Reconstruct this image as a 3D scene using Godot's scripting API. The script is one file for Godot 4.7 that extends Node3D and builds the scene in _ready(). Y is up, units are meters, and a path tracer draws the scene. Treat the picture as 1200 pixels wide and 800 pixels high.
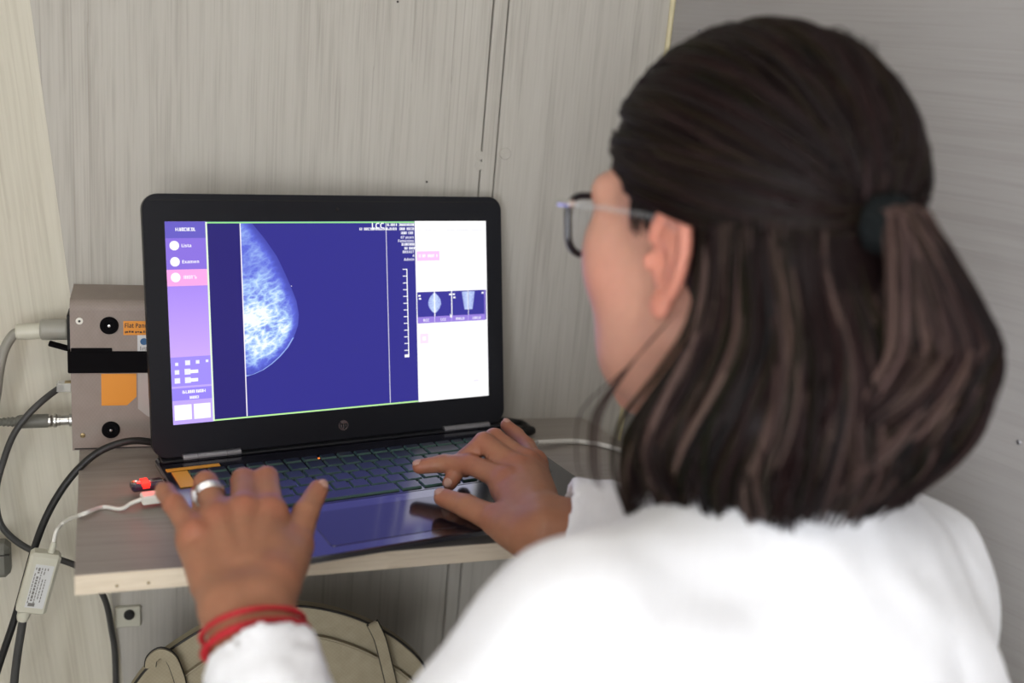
extends Node3D

# ---------------------------------------------------------------- mesh builder
class MB:
	var v := PackedVector3Array()
	var n := PackedVector3Array()
	var uv := PackedVector2Array()
	var col := PackedColorArray()
	var idx := PackedInt32Array()
	var tint := Color(1, 1, 1)

	func vert(p: Vector3, nn: Vector3, t := Vector2.ZERO) -> int:
		v.append(p); n.append(nn); uv.append(t); col.append(tint)
		return v.size() - 1

	func tri_i(a: int, b: int, c: int) -> void:
		# front faces run clockwise; flip by the vertex normals
		var g := (v[c] - v[a]).cross(v[b] - v[a])
		if g.dot(n[a] + n[b] + n[c]) >= 0.0:
			idx.append(a); idx.append(b); idx.append(c)
		else:
			idx.append(a); idx.append(c); idx.append(b)

	func flat(pts: Array, nn: Vector3) -> void:
		# flat convex polygon, metre UVs
		var ax := Vector3.UP.cross(nn)
		if ax.length() < 0.1:
			ax = Vector3.RIGHT
		ax = ax.normalized()
		var ay := nn.cross(ax).normalized()
		var base := v.size()
		for p: Vector3 in pts:
			vert(p, nn, Vector2(p.dot(ax), -p.dot(ay)))
		for i in range(1, pts.size() - 1):
			tri_i(base, base + i, base + i + 1)

	func quad(a: Vector3, b: Vector3, c: Vector3, d: Vector3) -> void:
		var nn := (c - a).cross(b - a).normalized()
		flat([a, b, c, d], nn)

	# quad with explicit uv 0..1, a=top left, b=top right, c=bottom right, d=bottom left
	func quad_uv(a: Vector3, b: Vector3, c: Vector3, d: Vector3, nn: Vector3) -> void:
		var base := v.size()
		vert(a, nn, Vector2(0, 0)); vert(b, nn, Vector2(1, 0)); vert(c, nn, Vector2(1, 1)); vert(d, nn, Vector2(0, 1))
		tri_i(base, base + 1, base + 2); tri_i(base, base + 2, base + 3)

	# chamfered box
	func box(c: Vector3, s: Vector3, bev := 0.0, b := Basis.IDENTITY) -> void:
		var h := s * 0.5
		bev = minf(bev, minf(h.x, minf(h.y, h.z)) * 0.95)
		var ax := [Vector3(1, 0, 0), Vector3(0, 1, 0), Vector3(0, 0, 1)]
		for i in 3:
			var u: Vector3 = ax[(i + 1) % 3]
			var w: Vector3 = ax[(i + 2) % 3]
			for sg in [-1.0, 1.0]:
				var nn: Vector3 = ax[i] * sg
				var o: Vector3 = nn * h[i]
				var hu: float = h[(i + 1) % 3] - bev
				var hw: float = h[(i + 2) % 3] - bev
				var ps := []
				for q in [[-1, -1], [1, -1], [1, 1], [-1, 1]]:
					ps.append(c + b * (o + u * hu * q[0] + w * hw * q[1]))
				flat(ps, b * nn)
		if bev <= 0.0:
			return
		for i in 3:      # edges along axis i
			var j := (i + 1) % 3
			var k := (i + 2) % 3
			for sj in [-1.0, 1.0]:
				for sk in [-1.0, 1.0]:
					var nn: Vector3 = (ax[j] * sj + ax[k] * sk).normalized()
					var p0: Vector3 = ax[j] * sj * h[j] + ax[k] * sk * (h[k] - bev)
					var p1: Vector3 = ax[j] * sj * (h[j] - bev) + ax[k] * sk * h[k]
					var e: Vector3 = ax[i] * (h[i] - bev)
					flat([c + b * (p0 - e), c + b * (p0 + e), c + b * (p1 + e), c + b * (p1 - e)], b * nn)
		for sx in [-1.0, 1.0]:
			for sy in [-1.0, 1.0]:
				for sz in [-1.0, 1.0]:
					var k := Vector3(h.x * sx, h.y * sy, h.z * sz)
					var px := k - Vector3(0, bev * sy, bev * sz)
					var py := k - Vector3(bev * sx, 0, bev * sz)
					var pz := k - Vector3(bev * sx, bev * sy, 0)
					flat([c + b * px, c + b * py, c + b * pz], b * Vector3(sx, sy, sz).normalized())

	# swept tube; radii may be one number or one per point
	func tube(pts: PackedVector3Array, rad, sides := 10, caps := true, flatten := 1.0) -> void:
		var m := pts.size()
		var t0 := (pts[1] - pts[0]).normalized()
		var up := Vector3.UP if absf(t0.y) < 0.9 else Vector3.RIGHT
		var nx := t0.cross(up).normalized()
		var base := v.size()
		var dist := 0.0
		for i in m:
			var t: Vector3
			if i == 0: t = pts[1] - pts[0]
			elif i == m - 1: t = pts[m - 1] - pts[m - 2]
			else: t = pts[i + 1] - pts[i - 1]
			t = t.normalized()
			nx = (nx - t * nx.dot(t)).normalized()
			var ny := t.cross(nx)
			var r: float = rad if rad is float else rad[i]
			if i > 0: dist += pts[i].distance_to(pts[i - 1])
			for s in sides:
				var a := TAU * s / sides
				var d := nx * cos(a) + ny * sin(a) * flatten
				vert(pts[i] + d * r, d.normalized(), Vector2(float(s) / sides, dist))
		for i in m - 1:
			for s in sides:
				var a := base + i * sides + s
				var b := base + i * sides + (s + 1) % sides
				var c := a + sides
				var d := b + sides
				tri_i(a, b, d); tri_i(a, d, c)
		if caps:
			for e in [0, m - 1]:
				var nn: Vector3 = (pts[0] - pts[1]).normalized() if e == 0 else (pts[m - 1] - pts[m - 2]).normalized()
				var ring := []
				for s in sides: ring.append(v[base + e * sides + s])
				flat(ring, nn)

	# profile of Vector2(radius, height) turned round the y axis of x
	func lathe(prof: Array, sides: int, x: Transform3D, smooth := false) -> void:
		for i in prof.size() - 1:
			var p: Vector2 = prof[i]
			var q: Vector2 = prof[i + 1]
			var d := q - p
			var nr := Vector2(d.y, -d.x)
			if nr.length() < 1e-9: continue
			nr = nr.normalized()
			var np := nr
			var nq := nr
			if smooth:
				if i > 0:
					var e: Vector2 = p - prof[i - 1]
					np = (nr + Vector2(e.y, -e.x).normalized()).normalized()
				if i < prof.size() - 2:
					var e2: Vector2 = prof[i + 2] - q
					nq = (nr + Vector2(e2.y, -e2.x).normalized()).normalized()
			var base := v.size()
			for s in sides + 1:
				var a := TAU * s / sides
				var c := Vector3(cos(a), 0, sin(a))
				vert(x * (c * p.x + Vector3(0, p.y, 0)), (x.basis * (c * np.x + Vector3(0, np.y, 0))).normalized(), Vector2(float(s) / sides, p.y))
				vert(x * (c * q.x + Vector3(0, q.y, 0)), (x.basis * (c * nq.x + Vector3(0, nq.y, 0))).normalized(), Vector2(float(s) / sides, q.y))
			for s in sides:
				var a := base + s * 2
				if p.x > 1e-7: tri_i(a, a + 2, a + 1)
				if q.x > 1e-7: tri_i(a + 1, a + 2, a + 3)

	# polygon in the xz plane of x, extruded from y0 to y1 with a chamfer at the top
	func prism(poly: PackedVector2Array, y0: float, y1: float, x: Transform3D, cham := 0.0, smooth := false, inset_bottom := 0.0) -> void:
		var m := poly.size()
		var ar := 0.0
		for i in m: ar += poly[i].cross(poly[(i + 1) % m])
		var sg := 1.0 if ar > 0 else -1.0
		var nrm := PackedVector2Array()
		for i in m:
			var e1 := (poly[i] - poly[(i + m - 1) % m]).normalized()
			var e2 := (poly[(i + 1) % m] - poly[i]).normalized()
			var w := (Vector2(e1.y, -e1.x) + Vector2(e2.y, -e2.x)) * sg
			var l := maxf(w.length(), 0.3)
			nrm.append(w / l * (2.0 / l if not smooth else 1.0))
		var rings := [[y0, inset_bottom], [y0 + (cham if inset_bottom > 0 else 0.0), 0.0], [y1 - cham, 0.0], [y1, cham]]
		for r in 3:
			if absf(rings[r][0] - rings[r + 1][0]) < 1e-9 and absf(rings[r][1] - rings[r + 1][1]) < 1e-9: continue
			for i in m:
				var j := (i + 1) % m
				var a: Vector2 = poly[i] - nrm[i] * rings[r][1]
				var b: Vector2 = poly[j] - nrm[j] * rings[r][1]
				var c: Vector2 = poly[j] - nrm[j] * rings[r + 1][1]
				var d: Vector2 = poly[i] - nrm[i] * rings[r + 1][1]
				var up_n: float = (rings[r][1] * -1.0 + rings[r + 1][1]) / maxf(absf(rings[r + 1][0] - rings[r][0]), 1e-6)
				var ev := (poly[j] - poly[i]).normalized()
				var fn := Vector2(ev.y, -ev.x) * sg
				var na := nrm[i].normalized() if smooth else fn
				var nb := nrm[j].normalized() if smooth else fn
				var base := v.size()
				var n1 := (x.basis * Vector3(na.x, up_n, na.y)).normalized()
				var n2 := (x.basis * Vector3(nb.x, up_n, nb.y)).normalized()
				vert(x * Vector3(a.x, rings[r][0], a.y), n1, Vector2(a.length(), rings[r][0]))
				vert(x * Vector3(b.x, rings[r][0], b.y), n2, Vector2(b.length(), rings[r][0]))
				vert(x * Vector3(c.x, rings[r + 1][0], c.y), n2, Vector2(c.length(), rings[r + 1][0]))
				vert(x * Vector3(d.x, rings[r + 1][0], d.y), n1, Vector2(d.length(), rings[r + 1][0]))
				tri_i(base, base + 1, base + 2); tri_i(base, base + 2, base + 3)
		for e in 2:
			var ins: float = rings[0][1] if e == 0 else rings[3][1]
			var yy: float = y0 if e == 0 else y1
			var pp := PackedVector2Array()
			for i in m: pp.append(poly[i] - nrm[i] * ins)
			var tr := Geometry2D.triangulate_polygon(pp)
			var nn := (x.basis * Vector3(0, -1.0 if e == 0 else 1.0, 0)).normalized()
			var base := v.size()
			for p in pp: vert(x * Vector3(p.x, yy, p.y), nn, p)
			for i in range(0, tr.size(), 3): tri_i(base + tr[i], base + tr[i + 1], base + tr[i + 2])

	func ball(c: Vector3, r: Vector3, b := Basis.IDENTITY, rings := 10, sides := 16) -> void:
		var base := v.size()
		for i in rings + 1:
			var a := PI * i / rings
			for s in sides:
				var t := TAU * s / sides
				var d := Vector3(sin(a) * cos(t), cos(a), sin(a) * sin(t))
				vert(c + b * (d * r), (b * (d / r)).normalized(), Vector2(float(s) / sides, float(i) / rings))
		for i in rings:
			for s in sides:
				var p := base + i * sides + s
				var q := base + i * sides + (s + 1) % sides
				if i > 0: tri_i(p, q, p + sides)
				if i < rings - 1: tri_i(q, q + sides, p + sides)

	func mesh() -> ArrayMesh:
		var a := []
		a.resize(Mesh.ARRAY_MAX)
		a[Mesh.ARRAY_VERTEX] = v
		a[Mesh.ARRAY_NORMAL] = n
		a[Mesh.ARRAY_TEX_UV] = uv
		a[Mesh.ARRAY_COLOR] = col
		a[Mesh.ARRAY_INDEX] = idx
		var m := ArrayMesh.new()
		m.add_surface_from_arrays(Mesh.PRIMITIVE_TRIANGLES, a)
		return m

# ---------------------------------------------------------------- distance field on a grid, meshed as surface nets
class Field:
	var o: Vector3
	var c: float
	var nx: int
	var ny: int
	var nz: int
	var f := PackedFloat32Array()

	func _init(lo: Vector3, hi: Vector3, cell: float) -> void:
		o = lo; c = cell
		nx = int((hi.x - lo.x) / c) + 2
		ny = int((hi.y - lo.y) / c) + 2
		nz = int((hi.z - lo.z) / c) + 2
		f.resize(nx * ny * nz)
		f.fill(0.08)

	func rng(lo: Vector3, hi: Vector3) -> Array:
		var a := ((lo - o) / c).floor()
		var b := ((hi - o) / c).ceil()
		return [maxi(0, int(a.x)), mini(nx - 1, int(b.x)), maxi(0, int(a.y)), mini(ny - 1, int(b.y)), maxi(0, int(a.z)), mini(nz - 1, int(b.z))]

	func cap(a: Vector3, b: Vector3, ra: float, rb: float, k := 0.01) -> void:
		var m := maxf(ra, rb) + k + c * 2.0
		var r := rng(a.min(b) - Vector3.ONE * m, a.max(b) + Vector3.ONE * m)
		var ab := b - a
		var inv := 1.0 / maxf(ab.length_squared(), 1e-10)
		var dr := rb - ra
		var q := 0.25 / k
		for z in range(r[4], r[5] + 1):
			for y in range(r[2], r[3] + 1):
				var at := (z * ny + y) * nx
				var p := Vector3(o.x + r[0] * c, o.y + y * c, o.z + z * c) - a
				for x in range(r[0], r[1] + 1):
					var t := clampf(p.dot(ab) * inv, 0.0, 1.0)
					var d := (p - ab * t).length() - ra - dr * t
					var e := f[at + x]
					var h := k - absf(d - e)
					f[at + x] = minf(d, e) - (h * h * q if h > 0.0 else 0.0)
					p.x += c

	func ell(ctr: Vector3, b: Basis, r3: Vector3, k := 0.01, carve := false) -> void:
		var rm := maxf(r3.x, maxf(r3.y, r3.z))
		var rs := minf(r3.x, minf(r3.y, r3.z))
		var m := Vector3.ONE * (k + c * 2.0)
		var ext := Vector3(absf(b.x.x) * r3.x + absf(b.y.x) * r3.y + absf(b.z.x) * r3.z, absf(b.x.y) * r3.x + absf(b.y.y) * r3.y + absf(b.z.y) * r3.z, absf(b.x.z) * r3.x + absf(b.y.z) * r3.y + absf(b.z.z) * r3.z) + m
		var r := rng(ctr - ext, ctr + ext)
		var u := b.x / r3.x
		var w := b.y / r3.y
		var s := b.z / r3.z
		var u2 := u / r3.x
		var w2 := w / r3.y
		var s2 := s / r3.z
		var q := 0.25 / k
		for z in range(r[4], r[5] + 1):
			for y in range(r[2], r[3] + 1):
				var at := (z * ny + y) * nx
				var p := Vector3(o.x + r[0] * c, o.y + y * c, o.z + z * c) - ctr
				for x in range(r[0], r[1] + 1):
					var g := Vector3(p.dot(u), p.dot(w), p.dot(s))
					var k0 := g.length()
					var k1 := Vector3(p.dot(u2), p.dot(w2), p.dot(s2)).length()
					var d := k0 * (k0 - 1.0) / maxf(k1, 1e-6) if k0 > 0.05 else -rs
					var e := f[at + x]
					if carve:
						d = -d
						var h := k - absf(d - e)
						f[at + x] = maxf(d, e) + (h * h * q if h > 0.0 else 0.0)
					else:
						var h := k - absf(d - e)
						f[at + x] = minf(d, e) - (h * h * q if h > 0.0 else 0.0)
					p.x += c

	# keep only the side of the plane that its normal points away from
	func cut(at0: Vector3, nn: Vector3) -> void:
		for z in nz:
			for y in ny:
				var at := (z * ny + y) * nx
				var d := (Vector3(o.x, o.y + y * c, o.z + z * c) - at0).dot(nn)
				for x in nx:
					f[at + x] = maxf(f[at + x], d)
					d += c * nn.x

	func noise(fn: FastNoiseLite, amp: float, stretch := Vector3.ONE) -> void:
		for z in nz:
			for y in ny:
				var at := (z * ny + y) * nx
				for x in nx:
					var e := f[at + x]
					if e < 0.03 and e > -0.03:
						f[at + x] = e + amp * fn.get_noise_3d((o.x + x * c) * stretch.x, (o.y + y * c) * stretch.y, (o.z + z * c) * stretch.z)

	# appends the zero surface to mb, moved by xf; gives back the points as they lay in the grid
	func skin(mb: MB, xf := Transform3D.IDENTITY) -> PackedVector3Array:
		var id := PackedInt32Array()
		id.resize(nx * ny * nz)
		id.fill(-1)
		var sy := nx
		var sz := nx * ny
		var local := PackedVector3Array()
		for z in nz - 1:
			for y in ny - 1:
				var at := z * sz + y * sy
				for x in nx - 1:
					var i := at + x
					var a0 := f[i]
					if a0 > c * 2.0 or a0 < -c * 2.0: continue
					var a1 := f[i + 1]
					var a2 := f[i + sy]
					var a3 := f[i + sy + 1]
					var a4 := f[i + sz]
					var a5 := f[i + sz + 1]
					var a6 := f[i + sz + sy]
					var a7 := f[i + sz + sy + 1]
					var neg := int(a0 < 0.0) + int(a1 < 0.0) + int(a2 < 0.0) + int(a3 < 0.0) + int(a4 < 0.0) + int(a5 < 0.0) + int(a6 < 0.0) + int(a7 < 0.0)
					if neg == 0 or neg == 8: continue
					var s := Vector3.ZERO
					var k := 0
					if (a0 < 0.0) != (a1 < 0.0): s += Vector3(a0 / (a0 - a1), 0, 0); k += 1
					if (a2 < 0.0) != (a3 < 0.0): s += Vector3(a2 / (a2 - a3), 1, 0); k += 1
					if (a4 < 0.0) != (a5 < 0.0): s += Vector3(a4 / (a4 - a5), 0, 1); k += 1
					if (a6 < 0.0) != (a7 < 0.0): s += Vector3(a6 / (a6 - a7), 1, 1); k += 1
					if (a0 < 0.0) != (a2 < 0.0): s += Vector3(0, a0 / (a0 - a2), 0); k += 1
					if (a1 < 0.0) != (a3 < 0.0): s += Vector3(1, a1 / (a1 - a3), 0); k += 1
					if (a4 < 0.0) != (a6 < 0.0): s += Vector3(0, a4 / (a4 - a6), 1); k += 1
					if (a5 < 0.0) != (a7 < 0.0): s += Vector3(1, a5 / (a5 - a7), 1); k += 1
					if (a0 < 0.0) != (a4 < 0.0): s += Vector3(0, 0, a0 / (a0 - a4)); k += 1
					if (a1 < 0.0) != (a5 < 0.0): s += Vector3(1, 0, a1 / (a1 - a5)); k += 1
					if (a2 < 0.0) != (a6 < 0.0): s += Vector3(0, 1, a2 / (a2 - a6)); k += 1
					if (a3 < 0.0) != (a7 < 0.0): s += Vector3(1, 1, a3 / (a3 - a7)); k += 1
					if k == 0: continue
					var g := Vector3(a1 + a3 + a5 + a7 - a0 - a2 - a4 - a6, a2 + a3 + a6 + a7 - a0 - a1 - a4 - a5, a4 + a5 + a6 + a7 - a0 - a1 - a2 - a3)
					var lp := o + (Vector3(x, y, z) + s / k) * c
					id[i] = mb.v.size()
					local.append(lp)
					mb.vert(xf * lp, (xf.basis * g).normalized(), Vector2(lp.x + lp.z * 0.6, lp.y + lp.z * 0.4))
		for z in range(1, nz - 1):
			for y in range(1, ny - 1):
				var at := z * sz + y * sy
				for x in range(1, nx - 1):
					var i := at + x
					var a0 := f[i]
					if a0 > c * 2.0 or a0 < -c * 2.0: continue
					var inside := a0 < 0.0
					if inside != (f[i + 1] < 0.0): _q(mb, id[i], id[i - sy], id[i - sy - sz], id[i - sz])
					if inside != (f[i + sy] < 0.0): _q(mb, id[i], id[i - 1], id[i - 1 - sz], id[i - sz])
					if inside != (f[i + sz] < 0.0): _q(mb, id[i], id[i - 1], id[i - 1 - sy], id[i - sy])
		return local

	func _q(mb: MB, a: int, b: int, d: int, e: int) -> void:
		if a < 0 or b < 0 or d < 0 or e < 0: return
		mb.tri_i(a, b, d); mb.tri_i(a, d, e)

# ---------------------------------------------------------------- scene helpers
var mats := {}
var names := {}
var rnd := RandomNumberGenerator.new()

const CAM := Vector3(-0.1833, 1.1711, 1.0376)
const FPX := 1253.0
const SHELF := 0.74            # top of the shelf
const WALL_Z := -0.112         # face of the back wall
var cam_basis := Basis(Vector3(0.94942, 0.08856, 0.30127), Vector3(-0.00092, 0.96019, -0.27936), Vector3(-0.31402, 0.26495, 0.9117)).orthonormalized()

func ray(px: float, py: float) -> Vector3:
	return cam_basis * Vector3((px - 600.0) / FPX, (400.0 - py) / FPX, -1.0)
func onz(px: float, py: float, z: float) -> Vector3:
	var d := ray(px, py)
	return CAM + d * ((z - CAM.z) / d.z)
func ony(px: float, py: float, y: float) -> Vector3:
	var d := ray(px, py)
	return CAM + d * ((y - CAM.y) / d.y)

func numbered(s: String) -> String:
	if not names.has(s):
		names[s] = 0
		return s
	names[s] += 1
	return "%s_%03d" % [s, names[s]]

func thing(called: String, label: String, category: String, at := Vector3.ZERO, turn := 0.0, group := "") -> Node3D:
	var o := Node3D.new()
	o.name = numbered(called)
	add_child(o)
	o.position = at
	o.rotation.y = turn
	o.set_meta("label", label)
	o.set_meta("category", category)
	if group: o.set_meta("group", group)
	return o

# a part whose mesh was built in world coordinates
func part(parent: Node3D, called: String, mb: MB, m: Material, label := "") -> MeshInstance3D:
	var o := MeshInstance3D.new()
	o.name = called
	o.mesh = mb.mesh()
	o.material_override = m
	parent.add_child(o, true)
	o.global_transform = Transform3D.IDENTITY
	if label: o.set_meta("label", label)
	return o

# a part whose mesh was built in its parent's own coordinates
func lpart(parent: Node3D, called: String, mb: MB, m: Material, label := "") -> MeshInstance3D:
	var o := MeshInstance3D.new()
	o.name = called
	o.mesh = mb.mesh()
	o.material_override = m
	parent.add_child(o, true)
	if label: o.set_meta("label", label)
	return o

func struct(called: String, mb: MB, m: Material) -> MeshInstance3D:
	var o := MeshInstance3D.new()
	o.name = called
	o.mesh = mb.mesh()
	o.material_override = m
	add_child(o)
	o.set_meta("kind", "structure")
	return o

func mat(col: Color, rough := 0.6, metal := 0.0, spec := 0.5) -> StandardMaterial3D:
	var m := StandardMaterial3D.new()
	m.albedo_color = col
	m.roughness = rough
	m.metallic = metal
	m.metallic_specular = spec
	return m

func c8(r: int, g: int, b: int) -> Color:
	return Color(r / 255.0, g / 255.0, b / 255.0)

func curve(pts: Array, per := 8) -> PackedVector3Array:
	var out := PackedVector3Array()
	var m := pts.size()
	for i in m - 1:
		var p0: Vector3 = pts[maxi(i - 1, 0)]
		var p1: Vector3 = pts[i]
		var p2: Vector3 = pts[i + 1]
		var p3: Vector3 = pts[mini(i + 2, m - 1)]
		for s in per:
			out.append(p1.cubic_interpolate(p2, p0, p3, float(s) / per))
	out.append(pts[m - 1])
	return out

func rrect(w: float, d: float, r: float, seg := 6) -> PackedVector2Array:
	var out := PackedVector2Array()
	for q in 4:
		var cx := (w * 0.5 - r) * (1.0 if q == 0 or q == 3 else -1.0)
		var cy := (d * 0.5 - r) * (1.0 if q < 2 else -1.0)
		for s in seg + 1:
			var a := PI * 0.5 * (q + float(s) / seg)
			out.append(Vector2(cx + cos(a) * r, cy + sin(a) * r))
	return out

# transform whose y axis points along dir
func along(at: Vector3, dir: Vector3) -> Transform3D:
	var y := dir.normalized()
	var x := y.cross(Vector3.FORWARD if absf(y.z) < 0.9 else Vector3.RIGHT).normalized()
	return Transform3D(Basis(x, y, x.cross(y)), at)

# ---------------------------------------------------------------- lettering into an image
var font_ids := {}
func font_rid(bold: bool) -> RID:
	if not font_ids.has(bold):
		var fnt := SystemFont.new()
		fnt.font_names = PackedStringArray(["Droid Sans"])
		fnt.font_weight = 700 if bold else 400
		font_ids[bold] = fnt
	return font_ids[bold].get_rids()[0]

func text_width(s: String, size: int, bold: bool) -> float:
	var ts := TextServerManager.get_primary_interface()
	var rid := font_rid(bold)
	var w := 0.0
	for i in s.length():
		w += ts.font_get_glyph_advance(rid, size, ts.font_get_glyph_index(rid, size, s.unicode_at(i), 0)).x
	return w

func write(img: Image, s: String, x: float, base_y: float, size: int, col: Color, bold := false, align := 0) -> void:
	var ts := TextServerManager.get_primary_interface()
	var rid := font_rid(bold)
	var key := Vector2i(size, 0)
	if align != 0: x -= text_width(s, size, bold) * (0.5 if align == 1 else 1.0)
	for i in s.length():
		var g := ts.font_get_glyph_index(rid, size, s.unicode_at(i), 0)
		ts.font_render_glyph(rid, key, g)
		var t := ts.font_get_glyph_texture_idx(rid, key, g)
		if t >= 0:
			var src := ts.font_get_texture_image(rid, key, t)
			var r := ts.font_get_glyph_uv_rect(rid, key, g)
			var off := ts.font_get_glyph_offset(rid, key, g)
			for yy in int(r.size.y):
				for xx in int(r.size.x):
					var a := src.get_pixel(int(r.position.x) + xx, int(r.position.y) + yy).a
					if a < 0.02: continue
					var px := int(x + off.x) + xx
					var py := int(base_y + off.y) + yy
					if px < 0 or py < 0 or px >= img.get_width() or py >= img.get_height(): continue
					img.set_pixel(px, py, img.get_pixel(px, py).lerp(col, a))
		x += ts.font_get_glyph_advance(rid, size, g).x

# a row of blurred unreadable glyphs: the photograph shows only their strokes
func scribble(img: Image, x0: int, x1: int, y: int, h: int, col: Color, sd: int) -> void:
	var r := RandomNumberGenerator.new()
	r.seed = sd
	var x := x0
	while x < x1:
		var w := r.randi_range(h / 3, h * 2 / 3)
		if r.randf() < 0.08:
			x += w
			continue
		var st := maxi(1, h / 4)
		if r.randf() < 0.9: img.fill_rect(Rect2i(x, y, st, h), col)
		if r.randf() < 0.8: img.fill_rect(Rect2i(x, y + (0 if r.randf() < 0.5 else h / 2), w - 1, st), col)
		if r.randf() < 0.75: img.fill_rect(Rect2i(x + w - st - 1, y, st, h), col)
		if r.randf() < 0.7: img.fill_rect(Rect2i(x, y + h - st, w - 1, st), col)
		x += w + 1

# ---------------------------------------------------------------- materials
func streaks(w: int, h: int, base: Color, dark: Color, light: Color, sd: int, turn := false) -> ImageTexture:
	var n1 := FastNoiseLite.new()
	n1.seed = sd; n1.frequency = 1.0; n1.fractal_octaves = 3
	var n2 := FastNoiseLite.new()
	n2.seed = sd + 7; n2.frequency = 1.0; n2.fractal_octaves = 2
	var r := RandomNumberGenerator.new()
	r.seed = sd
	var line := PackedFloat32Array()
	for x in w: line.append(r.randf_range(-1, 1))
	var hair := PackedFloat32Array()
	hair.resize(w)
	for i in w / 70:
		var hx := r.randi_range(2, w - 3)
		hair[hx] = r.randf_range(0.35, 0.9)
	var img := Image.create(w, h, false, Image.FORMAT_RGB8)
	for y in h:
		var yy := float(y) / h
		for x in w:
			var xx := float(x) / w
			# tile by mixing over the wrap
			var mx := smoothstep(0.85, 1.0, xx)
			var a := n1.get_noise_2d(xx * 40.0, yy * 5.0)
			var b := n2.get_noise_2d(xx * 210.0, yy * 22.0)
			if mx > 0.0:
				a = lerpf(a, n1.get_noise_2d((xx - 1.0) * 40.0, yy * 5.0), mx)
				b = lerpf(b, n2.get_noise_2d((xx - 1.0) * 210.0, yy * 22.0), mx)
			var wob := int(3.0 * n2.get_noise_2d(xx * 3.0, yy * 2.0))
			var xi := posmod(x + wob, w)
			var fine := line[xi] * (0.5 + 0.5 * n1.get_noise_2d(x * 0.11 + 30.0, yy * 34.0))
			var t := a * 0.42 + b * 0.30 + fine * 0.34
			var col := base.lerp(light, clampf(t, 0, 1)) if t > 0 else base.lerp(dark, clampf(-t, 0, 1))
			var hl := hair[xi] * clampf(0.5 + 1.4 * n1.get_noise_2d(xx * 8.0 + 5.0, yy * 5.0), 0, 1)
			col = col.lerp(dark, hl * 0.75)
			img.set_pixel(x, y, col)
	if turn: img.rotate_90(CLOCKWISE)
	img.generate_mipmaps()
	return ImageTexture.create_from_image(img)

func weave(sz: int, base: Color, amp: float, sd: int) -> ImageTexture:
	var nn := FastNoiseLite.new()
	nn.seed = sd; nn.frequency = 0.05; nn.fractal_octaves = 4
	var img := Image.create(sz, sz, false, Image.FORMAT_RGB8)
	for y in sz:
		for x in sz:
			var k := nn.get_noise_2d(x, y) * amp + (amp * 0.35 if (x / 2 + y / 2) % 2 == 0 else -amp * 0.35)
			img.set_pixel(x, y, Color(base.r + k, base.g + k, base.b + k))
	return ImageTexture.create_from_image(img)

func tex_mat(t: Texture2D, sc: Vector3, rough: float, spec := 0.4) -> StandardMaterial3D:
	var m := mat(Color(1, 1, 1), rough, 0.0, spec)
	m.albedo_texture = t
	m.uv1_scale = sc
	return m

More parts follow.
